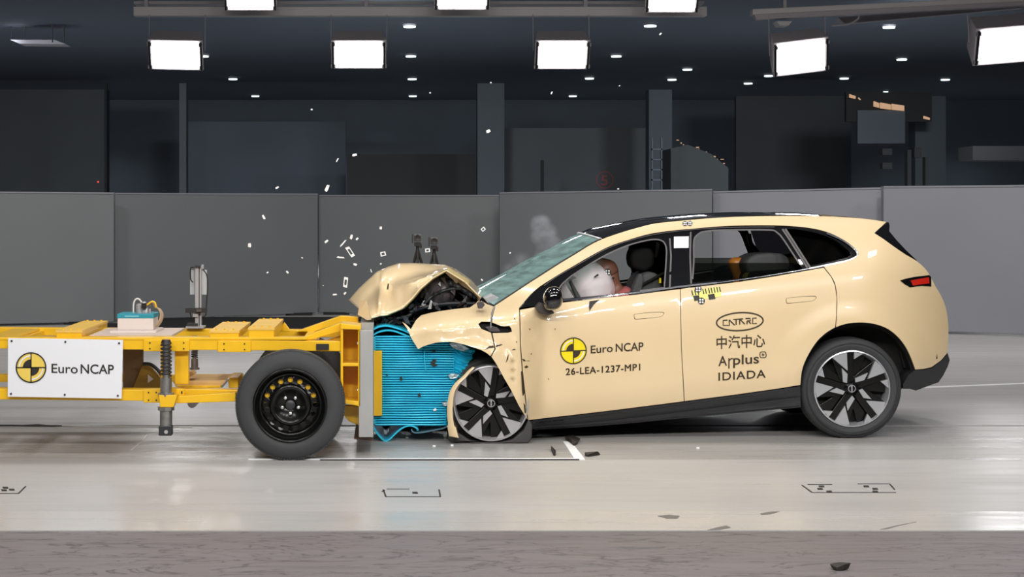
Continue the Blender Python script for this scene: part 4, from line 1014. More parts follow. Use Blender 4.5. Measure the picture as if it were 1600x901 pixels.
# ---- door lettering
LE = M['inkb']
target(896, 547.8, 20, Dcar, CAR, M['decal_y'], M['inkb'], M['white'], k=.03)
for bd, p0, p1, hh, bo, sp in [('Euro', (923, 551.8), (957.5, 549.3), 12, .012, 1), ('NCAP', (962, 549.3), (1005.5, 547), 12.8, .014, 1), ('26-LEA-1237-MP1', (884, 585.5), (1000, 578), 10.3, 0, 1.1),
        ('中汽中心', (1119.5, 543.5), (1195.5, 540), 18.5, .010, 1), ('A', (1122.5, 571.5), (1136, 570.5), 15, .012, 1), ('plus', (1145.5, 569.5), (1186, 567), 15, .012, 1), ('IDIADA', (1122.5, 594.5), (1196.5, 589.5), 12.5, .012, 1.12)]:
    b = MB(); text_px(b, bd, p0, p1, hh, Dcar, bold=bo, spacing=sp)
    if bo == 0:
        for ox, oy in ((.55, 0), (0, .45), (.55, .45)): text_px(b, bd, (p0[0]+ox, p0[1]+oy), (p1[0]+ox, p1[1]+oy), hh, Dcar, off=-.0031-.0001*(ox+oy), spacing=sp)
    o = b.build('lettering', LE, CAR)
def logo_part(name, strokes, w_, closed=False):
    b = MB(); decal_strokes(b, strokes, w_, Dcar, closed=closed); return b.build(name, LE, CAR, fix=False)
logo_part('letter_stroke', [cr([(1139, 575.5), (1139, 559.5)], n=1)], 1.9); logo_part('letter_stroke', [cr([(1139, 564), (1141.5, 560.5), (1145, 560)], n=3)], 1.7)
ang = math.radians(-3.5)
def ell(cx, cy, rx, ry, n=40):
    return [(cx+rx*math.cos(t*2*PI/n)*math.cos(ang)-ry*math.sin(t*2*PI/n)*math.sin(ang), cy+rx*math.cos(t*2*PI/n)*math.sin(ang)+ry*math.sin(t*2*PI/n)*math.cos(ang)) for t in range(n)]
logo_part('logo_oval', [ell(1156, 502.2, 36.5, 14)], 2.2, True)
def Lg(pts):   # logo coordinates: photo zoom (scale 7.21, origin 1100,480)
    return [(1100+x/7.21, 480+y/7.21) for x, y in pts]
for s_ in ([(265, 143), (217, 146), (217, 203), (285, 203), (285, 140)], [(285, 140), (345, 200)], [(330, 137), (440, 129)], [(362, 137), (362, 196)], [(402, 133), (402, 193)], [(402, 131), (460, 190)],
          [(468, 126), (520, 123), (522, 150), (485, 153)], [(485, 153), (485, 190)], [(500, 152), (528, 186)], [(592, 119), (548, 122), (548, 183), (595, 180)]):
    logo_part('logo_stroke', [Lg(s_)], 1.9)
logo_part('logo_frame', [cr([(1188.3, 550.2), (1192, 549.6), (1195.7, 549.8), (1197, 553.5), (1196.5, 557.5), (1192.4, 558.6), (1188.6, 558.2), (1187.4, 554.2)], True, 3)], 1.3, True)
logo_part('logo_plus', [[(1192, 551.8), (1192.2, 556.2)], [(1190, 554.1), (1194.3, 553.9)]], 1.3)
# ---- impact scars
b = MB()
for pts in ([(757, 546), (765, 540), (784, 537.5), (785, 538.5), (774, 542.5), (766, 543.5)], [(799, 547), (803, 544.5), (806, 545), (804, 546.5)], [(790, 567), (793, 556), (796, 552), (794, 561)], [(813, 555), (816, 560), (829, 564), (818, 564)], [(819, 573), (823, 570.5), (826, 573), (822, 575)],
            [(803, 498), (805, 495.5), (805, 498.5)], [(826, 513), (829, 513.5), (828, 516)], [(867, 513), (868.5, 512.5), (867, 515.5)], [(829, 553), (831, 551), (831, 554)], [(814, 580), (816, 580), (819, 610), (822, 645), (820, 645), (816, 612)], [(856, 590), (858, 592), (857, 593.5)], [(806, 533), (808, 533), (808, 536)],
            [(604, 452), (606, 442), (608, 444), (607, 452)]):
    decal_poly(b, pts, Dcar, -.0025)
b.build('impact_scar', M['inkb'], CAR)
b = MB(); decal_poly(b, [(920, 477.5), (921, 470.5), (937, 468), (928, 475.5), (921, 486)], Dcar, -.003); b.build('arrow_sticker', M['ink'], CAR, label='small black arrow sticker below the window')
# black innards behind the torn hole with a turn indicator
b = MB(); b.prism([(744, 500), (802, 506), (804, 521), (768, 523), (746, 515)], 11.76, 11.80); b.build('torn_cavity', M['dark'], CAR)
b = MB(); b.prism([(758, 511), (768, 509), (778, 512), (782, 518), (766, 518)], 11.70, 11.75); b.build('broken_bracket', M['engine2'], CAR, bevel=.003)
b = MB(); b.tube([P(x, y, 11.66) for x, y in cr([(773.5, 478), (769, 490), (767, 500), (767, 512)])], .004); b.build('torn_wire', M['dsilver'], CAR, smooth=True)
# ---- mirror
c = P(863.5, 466, 11.78)
b = MB(); rows = []
for j in range(13):
    t = j/12; a = -PI/2+PI*t; row = []
    for i in range(25):
        g = 2*PI*i/24; x = math.cos(a)*math.cos(g); z = math.sin(a); y = math.cos(a)*math.sin(g)
        s = lambda v, e: math.copysign(abs(v)**e, v)
        row.append(c+Vector((s(x, .75)*.066*(1-.12*z), s(y, .8)*.095, s(z, .8)*.079+x*.012)))
    rows.append(row)
b.grid(rows); b.build('door_mirror', M['gloss'], CAR, smooth=True, label='glossy black door mirror')
b = MB(); b.prism([(837, 480), (846, 473), (852, 478), (866, 487), (866, 489.5), (858, 492), (848, 490.5), (841, 486.5)], 11.80, 11.97); b.build('mirror_foot', mat('mirror_foot', (.05, .042, .035), .5), CAR, bevel=.008)
# ---- tail lamp, rear side glass
Dl = lambda x, y: Dcar(x, y)-.006
sheet('tail_lamp', M['gloss'], CAR, [(1406.5, 438), (1414, 435.5), (1428, 432.5), (1452.5, 429.5), (1455, 433), (1455.3, 447.5), (1440, 446.5), (1422, 448.5), (1414, 444)], Dl, rim=.03, step=6, mirror=MIR)
sheet('tail_lamp_lens', M['red'], CAR, [(1423, 438), (1436, 435.5), (1451.5, 433), (1452.3, 442.5), (1440, 443.8), (1427, 446)], Dl, off=-.005, rim=.006, step=5)
sheet('spoiler_fin', M['gloss'], CAR, [(1366, 363.5), (1376, 355), (1388.5, 347), (1390, 352), (1389.5, 361), (1401, 375), (1415, 390), (1433, 407), (1415, 397), (1398, 386), (1380, 373.5)], lambda x, y: Dcar(x, y)+.003, rim=.06, step=6, mirror=MIR)
# ---- roof, rear body, screen
def Rf(px, py, D): return P(px, py, D)
sil = [(896, 368.5), (931, 355.5), (969, 347), (1016, 341), (1059, 337.2), (1097, 333.7), (1169, 331), (1258, 331.3), (1284, 332.5), (1327, 336), (1385, 344.5)]
silf = lambda x: lin(sil, x)
def roofrows(x0, x1, n):
    rows = []
    for j in range(n+1):
        x = x0+(x1-x0)*j/n; yn = lin(RL, x); Dn = Dcar(x, yn)-.002
        pn = P(x, yn, Dn); xs = x-(x-CX)*(1-Dn/MIR); cz = P(0, silf(x if x > 940 else 915), MIR).z
        if cz < pn.z+.015: cz = pn.z+.015
        row = []
        for i in range(25):
            s = -1+2*i/24; y = MIR+(MIR-Dn)*s
            q_ = Vector((pn.x, y, pn.z+(cz-pn.z)*(1-abs(s)**2.2)))
            if x0 < 1000:
                fa = (1-j/9)**2 if j < 9 else 0
                e_ = scr(1, i/24); q_.x -= .085*(1-s*s)*fa; q_ = q_.lerp(Vector((q_.x if j else e_.x, e_.y, e_.z+.004)), 1 if j == 0 else fa*.6)
            row.append(q_)
        rows.append(row)
    return rows
# screen between header and cowl
def scr(u, v, off=0):   # u 0 bottom .. 1 top, v 0 near .. 1 far
    xn = 774+(939-774)*u; yn = lin(RL, xn); n = P(xn, yn, Dcar(xn, yn)+.012)
    f = Vector((n.x, 2*MIR-n.y, n.z)); bow = (.10+.06*(1-u))*(1-(2*v-1)**2)
    p = n.lerp(f, v)+Vector((-bow*.8, 0, bow*.35+off)); return p
b = MB(); r_ = roofrows(941, 1285, 30); b.grid(r_); b.build('glass_roof', M['gloss'], CAR, smooth=True, label='glossy black roof')
b = MB(); b.grid(roofrows(1286.5, 1386, 10)); b.build('rear_roof', M['paint'], CAR, smooth=True)
b = MB(); b.grid([[scr(j/14, i/16) for i in range(17)] for j in range(15)]); b.build('windscreen', M['wglass'], CAR, smooth=True, label='cracked greenish windscreen')
b = MB(); b.tube([scr(1, i/16, .006) for i in range(17)], .007); b.build('screen_header', M['chrome'] if 0 else M['white'], CAR, smooth=True)
for v_ in (0, 1):
    b = MB(); b.tube([scr(i/16, v_, .004) for i in range(17)], .008); b.build('screen_seal', M['ink'], CAR, smooth=True)
b = MB(); q0 = scr(.72, .5, -.05); b.box(q0-Vector((.03, .1, .02)), q0+Vector((.02, .1, .03))); b.build('inner_mirror', M['ink'], CAR, bevel=.005)
b = MB(); b.grid([[scr(0, i/12)+Vector((dx, 0, dz)) for i in range(13)] for dx, dz in ((.03, -.01), (-.05, -.03), (-.09, -.06))]); b.build('cowl', M['engine2'], CAR, smooth=True)
# rear body skin
def rearskin(pts, name, m, dx=0):
    rows = []
    for (x, y) in pts:
        n = P(x, y, Dcar(x, y)+.004); row = []
        for i in range(15):
            s = -1+2*i/14; row.append(Vector((n.x+dx+.10*(1-s*s)*(1 if y > 400 else .4), MIR+(MIR-n.y)*s, n.z)))
        rows.append(row)
    b = MB(); b.grid(rows); b.build(name, m, CAR, smooth=True)
rearskin([(1386, 347), (1389, 361), (1401, 375), (1415, 390), (1432, 407)], 'rear_window', M['gloss'])
rearskin([(1432, 407.5), (1445, 419), (1453, 430), (1455, 447)], 'tailgate_upper', M['gloss'])
rearskin([(1455, 447), (1461, 448), (1471, 463), (1480.5, 495), (1482, 515), (1479.5, 552)], 'tailgate', M['paint'])
rearskin([(1480, 553), (1483, 564), (1480, 574), (1466, 597), (1431, 610)], 'rear_valance', M['satin'])
# ---- dark body core (tub), arch liners, floor pan
def core(name, pts, D0, D1, m=M['dark']): b = MB(); b.prism(pts, D0, D1); return b.build(name, m, CAR)
inner = [(822, 495), (880, 476), (1000, 463), (1080, 452), (1160, 442), (1262, 424), (1300, 418), (1345, 410)]
core('door_liner', inner[:6]+[(1258, 520), (1240, 600), (1050, 635), (832, 655), (820, 600)], 12.09, 12.16)
core('door_liner', inner[:6]+[(1258, 520), (1240, 600), (1050, 635), (832, 655), (820, 600)], 13.66, 13.73)
core('floor_pan', [(700, 560), (800, 560), (840, 600), (1240, 540), (1450, 500), (1470, 560), (1400, 585), (1250, 625), (840, 662), (760, 640)], 12.36, 13.48)
core('boot_tub', [(1262, 428), (1345, 414), (1425, 440), (1455, 480), (1465, 560), (1412, 575), (1400, 525), (1345, 500), (1290, 515), (1262, 560)], 12.30, 13.54)
core('arch_liner', [(1245, 605), (1250, 560), (1275, 525), (1305, 500), (1345, 492), (1385, 500), (1415, 525), (1432, 560), (1436, 590), (1410, 605), (1390, 640), (1270, 640)], 12.33, 12.36)
core('arch_lip', [(1300, 518), (1348, 508), (1376, 514), (1398, 529), (1414, 551), (1424, 580), (1434, 580), (1426, 548), (1408, 521), (1378, 504), (1345, 499), (1298, 508)], 12.20, 12.34, M['dark'])
core('arch_lip', [(1304, 513), (1281, 530), (1264, 553), (1253, 582), (1251, 606), (1243, 606), (1246, 575), (1258, 545), (1275, 522), (1300, 504)], 12.09, 12.34, M['dark'])
# ---- wheels
Dr = 12.035
car_wheel(CAR, P(1331.5, 607, Dr)*1, .3475, .2595, 0.0)
cr_ = P(1331.5, 607, Dr); cr_.z = .3475
# (far side rear and front wheels)
car_wheel(CAR, Vector((cr_.x, 2*MIR-Dr-.0, .3475)), .3475, .2595, .4, mir=-1)
cf = P(767.5, 630, 11.76); 
fwh = car_wheel(CAR, cf, .30, .2505, math.radians(-11), tback=.14, flat=cf.z-.002, rubber='rubber2', silver='dsilver')
ff = Vector((cf.x+.12, 2*MIR-11.98, .33)); car_wheel(CAR, ff, .33, .2595, .9, mir=-1)
# burst tyre folds on the floor around the front wheel
b = MB()
pts = [(700, 684), (706, 655), (716, 676), (735, 688), (768, 692), (800, 687), (818, 672), (826, 655), (832, 664), (831, 684), (826, 692), (800, 693), (735, 693), (706, 691)]
b.prism(pts, 11.765, 11.99); b.build('burst_tyre', M['rubber2'], CAR, bevel=.012)
# arch darkness round the front wheel
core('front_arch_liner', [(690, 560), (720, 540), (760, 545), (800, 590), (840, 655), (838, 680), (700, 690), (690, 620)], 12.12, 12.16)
# torn bumper strip in front of the wheel
q = cr([(740, 573), (733, 579), (725, 588), (714, 598), (706, 612), (703, 630), (703, 650), (706, 668), (709, 681)], n=6)
b = MB(); r0 = []; r1 = []; 
for i, p in enumerate(q):
    t = i/(len(q)-1); w_ = 1.5+3.6*t+ (2 if t > .85 else 0)
    r0.append(P(p[0]-w_, p[1], 11.69)); r1.append(P(p[0]+w_, p[1]+1.0+2*t, 11.685))
b.grid([r0, r1, [v+Vector((.012, .10, 0)) for v in r1]]); b.build('bumper_strip', M['paint'], CAR, auto=40, solid=.006, fix=False)
# ---- crumpled bonnet
Sl = [(545, 469), (562, 450), (589, 425), (606, 417.5), (623, 412), (645, 411.7), (665, 412.5), (695, 414), (713, 421), (735, 437), (757, 461)]
Nl = [(570, 489), (580, 497), (592, 494), (603, 492.5), (629, 481.5), (642, 469), (657, 451), (676, 434.5), (697, 422.5), (727, 441), (751, 465)]
def bon(u, v):
    k_ = u*10; i = min(9, int(k_)); t = k_-i
    L_ = lambda A: (A[i][0]+(A[i+1][0]-A[i][0])*t, A[i][1]+(A[i+1][1]-A[i][1])*t)
    s, n = L_(Sl), L_(Nl)
    Ds = 12.62+.1*math.sin(u*PI); Dn = 11.98+.06*u
    x = n[0]+(s[0]-n[0])*v; y = n[1]+(s[1]-n[1])*v
    D = Dn+(Ds-Dn)*(v**1.1)
    a = math.sin(PI*v)
    wgt = a*smt(u*6)*smt((1-u)*4)
    D += wgt*(.11*noise.noise(Vector((u*5, v*2.4, 1)))-.16*math.exp(-abs(u-.20-.06*v)/.035)+.09*math.exp(-((u-.36+.15*v)/.04)**2)-.10*math.exp(-abs(v-.45+.6*(u-.5))/.09)*smt((u-.3)*6))
    return P(x, y, D)
rows = []
for j in range(61):
    u = j/60; row = [bon(u, i/22) for i in range(23)]
    e = row[-1]
    for i in range(1, 15):      # over the crest and down to the far side
        t = i/14; row.append(Vector((e.x+.03*math.sin(t*9+u*7)*t+.16*t*smt((.35-u)*4), e.y+(13.85-e.y)*t, e.z-.03*t-.22*t**2.2*(1-.5*u)+.03*noise.noise(Vector((u*6, t*4, 4)))-(.02 if t > .01 else 0))))
    rows.append(row)
b = MB(); b.grid(rows); b.build('bonnet', M['paint'], CAR, smooth=True, solid=.008, fix=False, label='crumpled cream bonnet folded upwards')
# folded inner edge and hinge strut
b = MB(); L1 = [bon(j/40*.62+.3, 0) for j in range(41)]
b.grid([L1, [p+Vector((.012, .05, -.005)) for p in L1], [p+Vector((.02, .07, .02)) for p in L1]]); b.build('bonnet_flange', mat('bonnet_underside', (.42, .33, .14), .45), CAR, smooth=True, solid=.004, fix=False)
b = MB(); b.prism([(693, 424), (700, 422), (716, 433), (733, 448), (752, 466), (748, 470), (735, 456), (722, 446), (716, 441), (712, 444), (709, 438), (700, 430)], 12.16, 12.18); b.build('hinge_strut', M['paint'], CAR, bevel=.002)
b = MB(); q = P(718.5, 439.5, 12.15); b.rev(q, [(.004, 0), (.012, 0), (.012, .01), (.004, .01)], n=14, close=True); b.build('hinge_pivot', M['tan'], CAR)
core('bonnet_inner', [(640, 478), (668, 442), (695, 424), (722, 440), (748, 466), (735, 470), (700, 480)], 12.75, 12.8, mat('bonnet_inner', (.10, .08, .03), .6))
# nose panel folded down over the plate
b = MB(); n_ = [(558, 489), (566, 475), (571, 488), (574, 496), (579, 500), (578, 481)]
b.add([P(563, 470, 12.0), P(572, 470, 11.96), P(579, 492, 11.97), P(580, 499, 11.98), P(574, 500, 11.99), P(559, 491, 12.0)], [(0, 1, 2, 3, 4, 5)]); b.build('nose_panel', M['paint'], CAR, solid=.006, fix=False)
# ---- crushed engine bay
rows = []
for j in range(46):
    v = j/45; row = []
    for i in range(61):
        u = i/60; x = 584+u*168; top = lin([(584, 494), (604, 492), (630, 478), (660, 445), (695, 426), (722, 442), (752, 468)], x); y = top+(lin([(584, 524), (640, 526), (660, 545), (752, 545)], x)-top)*v
        n1 = noise.noise(Vector((x*.045, y*.045, 2))); n2 = noise.cell(Vector((x*.11, y*.11, 5))); n3 = noise.noise(Vector((x*.16, y*.16, 8)))
        row.append(P(x, y, 12.32+.16*n1+.05*n2+.06*abs(n3)+.2*max(0, (470-y)/50)))
    rows.append(row)
b = MB(); b.grid(rows); o = b.build('crushed_front', M['engine'], CAR, fix=False)
rr_ = random.Random(3)
for k_ in range(46):
    x = rr_.uniform(596, 738); ytop = lin([(604, 494), (630, 482), (660, 452), (695, 432), (722, 448), (745, 468)], x); ybot = lin([(600, 512), (640, 505), (655, 490), (735, 478)], x)
    y = rr_.uniform(ytop+2, max(ytop+4, ybot)); D = rr_.uniform(12.10, 12.2); c0 = P(x, y, D); sz = rr_.uniform(.012, .045)
    vs = [c0+Vector((rr_.uniform(-1, 1), rr_.uniform(-.5, .5), rr_.uniform(-1, 1)))*sz for _ in range(5)]
    b = MB(); b.add(vs, [(0, 1, 2), (0, 2, 3), (0, 3, 4), (1, 2, 4), (1, 4, 0), (2, 3, 4)])
    b.build('broken_piece', rr_.choice([M['engine'], M['engine2'], M['gloss'], M['satin'], M['dsilver'] if k_ % 3 == 0 else M['engine2']]), CAR, fix=False)
b = MB(); b.rev(P(688, 456, 12.18), [(.001, -.02), (.06, -.005), (.10, .03), (.115, .09), (.10, .2)], n=20)
for v in b.v:
    f_ = .02*noise.noise(v*18)+.015*noise.noise(v*40); v.x += f_; v.y += f_*1.5; v.z += f_
b.build('crushed_housing', M['engine2'], CAR, smooth=True)
for pts, rd in (([(660, 478), (676, 462), (700, 452), (724, 452), (744, 466)], .012), ([(640, 488), (662, 480), (700, 474), (742, 474)], .014), ([(702, 442), (720, 450), (738, 462)], .02), ([(606, 506), (618, 498), (640, 492), (650, 478)], .012), ([(588, 500), (592, 512), (606, 514), (618, 508)], .010)):
    b = MB(); b.tube([P(x, y, 12.14+.04*noise.noise(Vector((x, y, 0)))) for x, y in cr(pts)], rd, 8); b.build('hose', M['satin'], CAR, smooth=True)
b = MB(); b.prism([(746, 474), (754, 470), (758, 476), (753, 482), (747, 482)], 11.8, 11.9); b.build('hinge_block', M['engine2'], CAR, bevel=.004)
b = MB(); b.prism([(756, 466), (770, 460), (786, 468), (776, 478), (762, 474)], 12.1, 12.3); b.build('cowl_corner', M['dsilver'], CAR, bevel=.004)
# ---- cabin
def shape(name, pts, D0, D1, m, par=CAR, bevel=.03):
    b = MB(); b.prism(pts, D0, D1); o = b.build(name, m, par, smooth=True); bv = o.modifiers.new('b', 'BEVEL'); bv.width = bevel; bv.segments = 4; bv.limit_method = 'ANGLE'; 
    return o
shape('dashboard', [(785, 486), (800, 474), (850, 458), (885, 462), (893, 480), (890, 520), (800, 520)], 12.2, 13.64, M['seat_dark'])
for D0 in (12.28, 13.06):
    shape('front_seat', [(985, 500), (988, 462), (996, 440), (1006, 427), (1020, 424), (1031, 430), (1036, 450), (1034, 510)], D0, D0+.5, M['grey_seat'], bevel=.05)
    shape('front_headrest', [(988, 418), (985, 400), (990, 388), (1004, 383), (1018, 386), (1024, 400), (1021, 418), (1006, 425)], D0+.11, D0+.39, M['seat_dark'], bevel=.04)
    b = MB(); b.tube([P(x, y, D0+.2) for x, y in ((1010, 415), (1014, 436))], .008); b.build('headrest_post', M['satin'], CAR)
shape('seat_bolster', [(983, 470), (990, 448), (998, 428), (1003, 427), (1006, 436), (1000, 470)], 12.24, 12.34, M['grey_seat'], bevel=.03)
for D0 in (12.32, 13.0):
    shape('rear_headrest', [(1164, 414), (1170, 403), (1184, 397), (1204, 395), (1222, 396), (1233, 402), (1236, 416), (1230, 428), (1170, 430)], D0, D0+.42, M['grey_seat'], bevel=.04)
shape('rear_bench', [(1168, 440), (1172, 424), (1240, 420), (1258, 440), (1255, 500), (1180, 500)], 12.25, 13.6, M['seat_dark'], bevel=.04)
b = MB(); b.tube([P(x, y, 12.26) for x, y in ((1042, 424), (1020, 436), (998, 448), (985, 462))], .012, 6); b.build('seat_belt', M['seat_dark'], CAR, smooth=True)
core('pillar_lining', [(992, 366), (984, 380), (982, 400), (988, 425), (1000, 440), (1042, 440), (1042, 366)], 13.5, 13.55)
b = MB(); b.prism([(1026, 378), (1031, 380), (1027, 402), (1023, 402)], 12.9, 12.91); b.build('belt_tag', M['dsilver'], CAR)
b = MB(); b.prism([(1030, 434), (1033, 434), (1033, 442), (1030, 442)], 12.26, 12.27); b.build('yellow_tag', M['decal_y'], CAR)
b = MB(); b.tube([P(x, y, 13.2) for x, y in cr([(1170, 365), (1173, 380), (1182, 392), (1190, 402)])], .018, 6); b.build('far_belt', M['ink'], CAR, smooth=True)
# airbags
def blob(name, c, r, m, par, warp=.06, rot=0, seed=0, nsc=3, sup=1.0):
    b = MB(); rows = []; mx = Matrix.Rotation(rot, 3, 'Y')
    for j in range(21):
        a = -PI/2+PI*j/20; row = []
        for i in range(33):
            g = 2*PI*i/32; d = Vector((math.cos(a)*math.cos(g), math.cos(a)*math.sin(g), math.sin(a)))
            f = 1+warp*noise.noise(d*nsc+Vector((seed, 0, 0)))
            e = lambda v: math.copysign(abs(v)**sup, v)
            row.append(c+mx @ Vector((e(d.x)*r[0]*f, e(d.y)*r[1]*f, e(d.z)*r[2]*f)))
        rows.append(row)
    b.grid(rows); return b.build(name, m, par, smooth=True)
blob('driver_airbag', P(921, 449, 12.50), (.175, .20, .19), M['airbag'], CAR, .10, -.25, 2)
blob('airbag_fold', P(903, 434, 12.42), (.10, .06, .05), M['airbag'], CAR, .2, .6, 5)
b = MB(); b.prism([(928, 432), (934, 427.5), (936, 430), (929, 434)], 12.29, 12.292); b.build('airbag_mark', M['ink'], CAR)
shape('pillar_cover', [(880, 470), (875, 446), (882, 440), (898, 466), (905, 470)], 12.20, 12.26, mat('pillar_cover', (.35, .33, .33), .6), bevel=.01)
shape('steering_wheel', [(889, 439), (893, 438), (911, 470), (903, 472)], 12.27, 12.33, M['grey_seat'], bevel=.01)
shape('far_airbag', [(900, 470), (910, 425), (940, 415), (955, 440), (950, 475)], 13.1, 13.4, M['airbag'], bevel=.08)
# ================================================================== DUMMIES
def skinned(name, pts, edges, radii, m, parent=None, root=0, label=None):
    me = bpy.data.meshes.new(name); o = bpy.data.objects.new(name, me); C.objects.link(o)
    og = org(parent) if parent else Vector(pts[root])
    if parent: o.parent = parent
    else: o.location = og
    ORG[o.name] = og
    me.from_pydata([Vector(p)-og for p in pts], edges, []); me.materials.append(m)
    sk = o.modifiers.new('skin', 'SKIN'); sv = me.skin_vertices[0].data if me.skin_vertices else None
    if not me.skin_vertices:
        bpy.context.view_layer.objects.active = o
        bpy.ops.mesh.customdata_skin_add() if hasattr(bpy.ops.mesh, 'customdata_skin_add') else None
        sv = me.skin_vertices[0].data
    for i, r in enumerate(radii):
        sv[i].radius = (r, r) if not isinstance(r, tuple) else r; sv[i].use_root = (i == root)
    sk.use_smooth_shade = True
    ss = o.modifiers.new('sub', 'SUBSURF'); ss.levels = 2; ss.render_levels = 2
    if label: o['label'] = label
    return o
H = P(948, 425, 12.52)
def h(dx, dy, dz): return H+Vector((dx, dy, dz))
pts = [h(.30, .0, -.62), h(.25, 0, -.42), h(.17, 0, -.25), h(.07, 0, -.135),             # pelvis, waist, chest, neck base
       h(.045, 0, -.09), h(.03, 0, -.045), h(.0, 0, .0), h(-.012, 0, .06), h(-.0, 0, .10),  # neck .. head
       h(.15, -.17, -.20), h(-.02, -.19, -.36), h(-.25, -.15, -.26), h(-.32, -.14, -.23),     # near arm
       h(.15, .17, -.20), h(-.02, .19, -.36), h(-.25, .15, -.26), h(-.32, .14, -.23),
       h(.22, -.10, -.64), h(-.18, -.12, -.56), h(-.32, -.12, -.86), h(-.42, -.12, -.88),
       h(.22, .10, -.64), h(-.18, .12, -.56), h(-.32, .12, -.86), h(-.42, .12, -.88), h(-.085, 0, -.035), h(-.07, 0, -.075)]
ed = [(0, 1), (1, 2), (2, 3), (3, 4), (4, 5), (5, 6), (6, 7), (7, 8), (2, 9), (9, 10), (10, 11), (11, 12), (2, 13), (13, 14), (14, 15), (15, 16), (0, 17), (17, 18), (18, 19), (19, 20), (0, 21), (21, 22), (22, 23), (23, 24), (6, 25), (5, 26)]
rd_ = [.13, .12, .13, .06, .055, .075, .10, .095, .06, .06, .045, .035, .03, .06, .045, .035, .03, .085, .065, .045, .035, .085, .065, .045, .035, .018, .04]
DU = skinned('crash_test_dummy', pts, ed, rd_, M['dummy'])
setp(DU, 'brown crash test dummy in the driver seat, head pressed into the white airbag', 'dummy')
skinned('shirt', [pts[1]+Vector((0, 0, 0)), pts[2], pts[3]+Vector((.01, 0, 0)), pts[9], pts[9].lerp(pts[10], .6), pts[13], pts[13].lerp(pts[14], .6)], [(0, 1), (1, 2), (1, 3), (3, 4), (1, 5), (5, 6)], [.15, .155, .075, .075, .06, .075, .06], M['shirt'], DU, 0)
fH = lambda x, y: 12.52-.125+((x-946)**2+(y-424)**2)*.00003
dots(949.5, 425, 5.5, Dfn=fH, off=-.01, par=DU)
b = MB(); decal_poly(b, [(958+2*math.cos(t*PI/5), 434.5+2*math.sin(t*PI/5)) for t in range(10)], fH, 0); b.build('ear_hole', M['ink'], DU)
for (px, py, D, rr2, m, nm, lab) in [(1150.5, 408, 12.62, .075, M['orange'], 'child_dummy', 'child dummy with glossy orange head in the rear seat'), (1174, 431, 12.35, .08, M['oliveh'], 'child_dummy', 'child dummy with olive head low behind the rear door window')]:
    c = P(px, py, D); g = lambda dx, dy, dz: c+Vector((dx, dy, dz))
    p_ = [g(.05, 0, -.40), g(.05, 0, -.22), g(.03, 0, -.11), g(0, 0, -.02), g(0, 0, .035), g(.04, -.1, -.2), g(-.1, -.1, -.3), g(.04, .1, -.2), g(-.1, .1, -.3), g(-.12, -.06, -.4), g(-.2, -.06, -.52), g(-.12, .06, -.4), g(-.2, .06, -.52)]
    o = skinned(nm, p_, [(0, 1), (1, 2), (2, 3), (3, 4), (1, 5), (5, 6), (1, 7), (7, 8), (0, 9), (9, 10), (0, 11), (11, 12)], [.08, .08, .04, rr2, rr2*.8, .035, .025, .035, .025, .045, .03, .045, .03], m)
    setp(o, lab, 'dummy')
# ================================================================== TRIPOD CAMERAS
G = 'two black high speed cameras on tripods behind the bonnet'
def tripod_cam(px, py, D, label, s=1.0):
    c = P(px, py, D); root = thing('tripod_camera', label, 'camera', (c.x, D, 0), G); k_ = D/F*s
    b = MB(); b.box(c+Vector((-5.5*k_, 0, -5.5*k_)), c+Vector((5.5*k_, .2, 5.5*k_))); b.build('camera_body', M['greytrim'], root, bevel=.01)
    b = MB(); b.rev(c+Vector((0, -.07, 0)), [(2.2*k_, .01), (4.2*k_, 0), (5*k_, .0), (5*k_, .09)], n=28); b.build('lens', M['ink'], root, auto=40)
    b = MB(); b.box(c+Vector((-9*k_, 0, -8*k_)), c+Vector((-7*k_, .04, 6*k_))); b.build('side_rod', M['ink'], root)
    b = MB(); b.box(c+Vector((-5*k_, 0, -13*k_)), c+Vector((5*k_, .1, -7*k_))); b.box(c+Vector((3*k_, 0, -16*k_)), c+Vector((6.5*k_, .06, -9*k_))); b.build('pan_head', M['ink'], root, bevel=.006)
    b = MB(); b.cyl(c+Vector((0, .05, -13*k_)), c+Vector((0, .05, -26*k_)), 2.5*k_, n=10); b.build('column', M['ink'], root)
    top = c+Vector((0, .05, -17*k_))
    for dx, dy in ((-.28, .1), (.33, .1), (.02, -.3)):
        b = MB(); b.tube([top, top.lerp(Vector((top.x+dx, top.y+dy, 0)), .45), Vector((top.x+dx, top.y+dy, .01))], [2.2*k_, 1.9*k_, .9*k_], 8); b.build('leg', M['ink'], root)
tripod_cam(652.5, 371.5, 21.5, 'left one of two black tripod cameras behind the bonnet')
tripod_cam(678.5, 376.5, 21.2, 'right one of two black tripod cameras behind the bonnet')
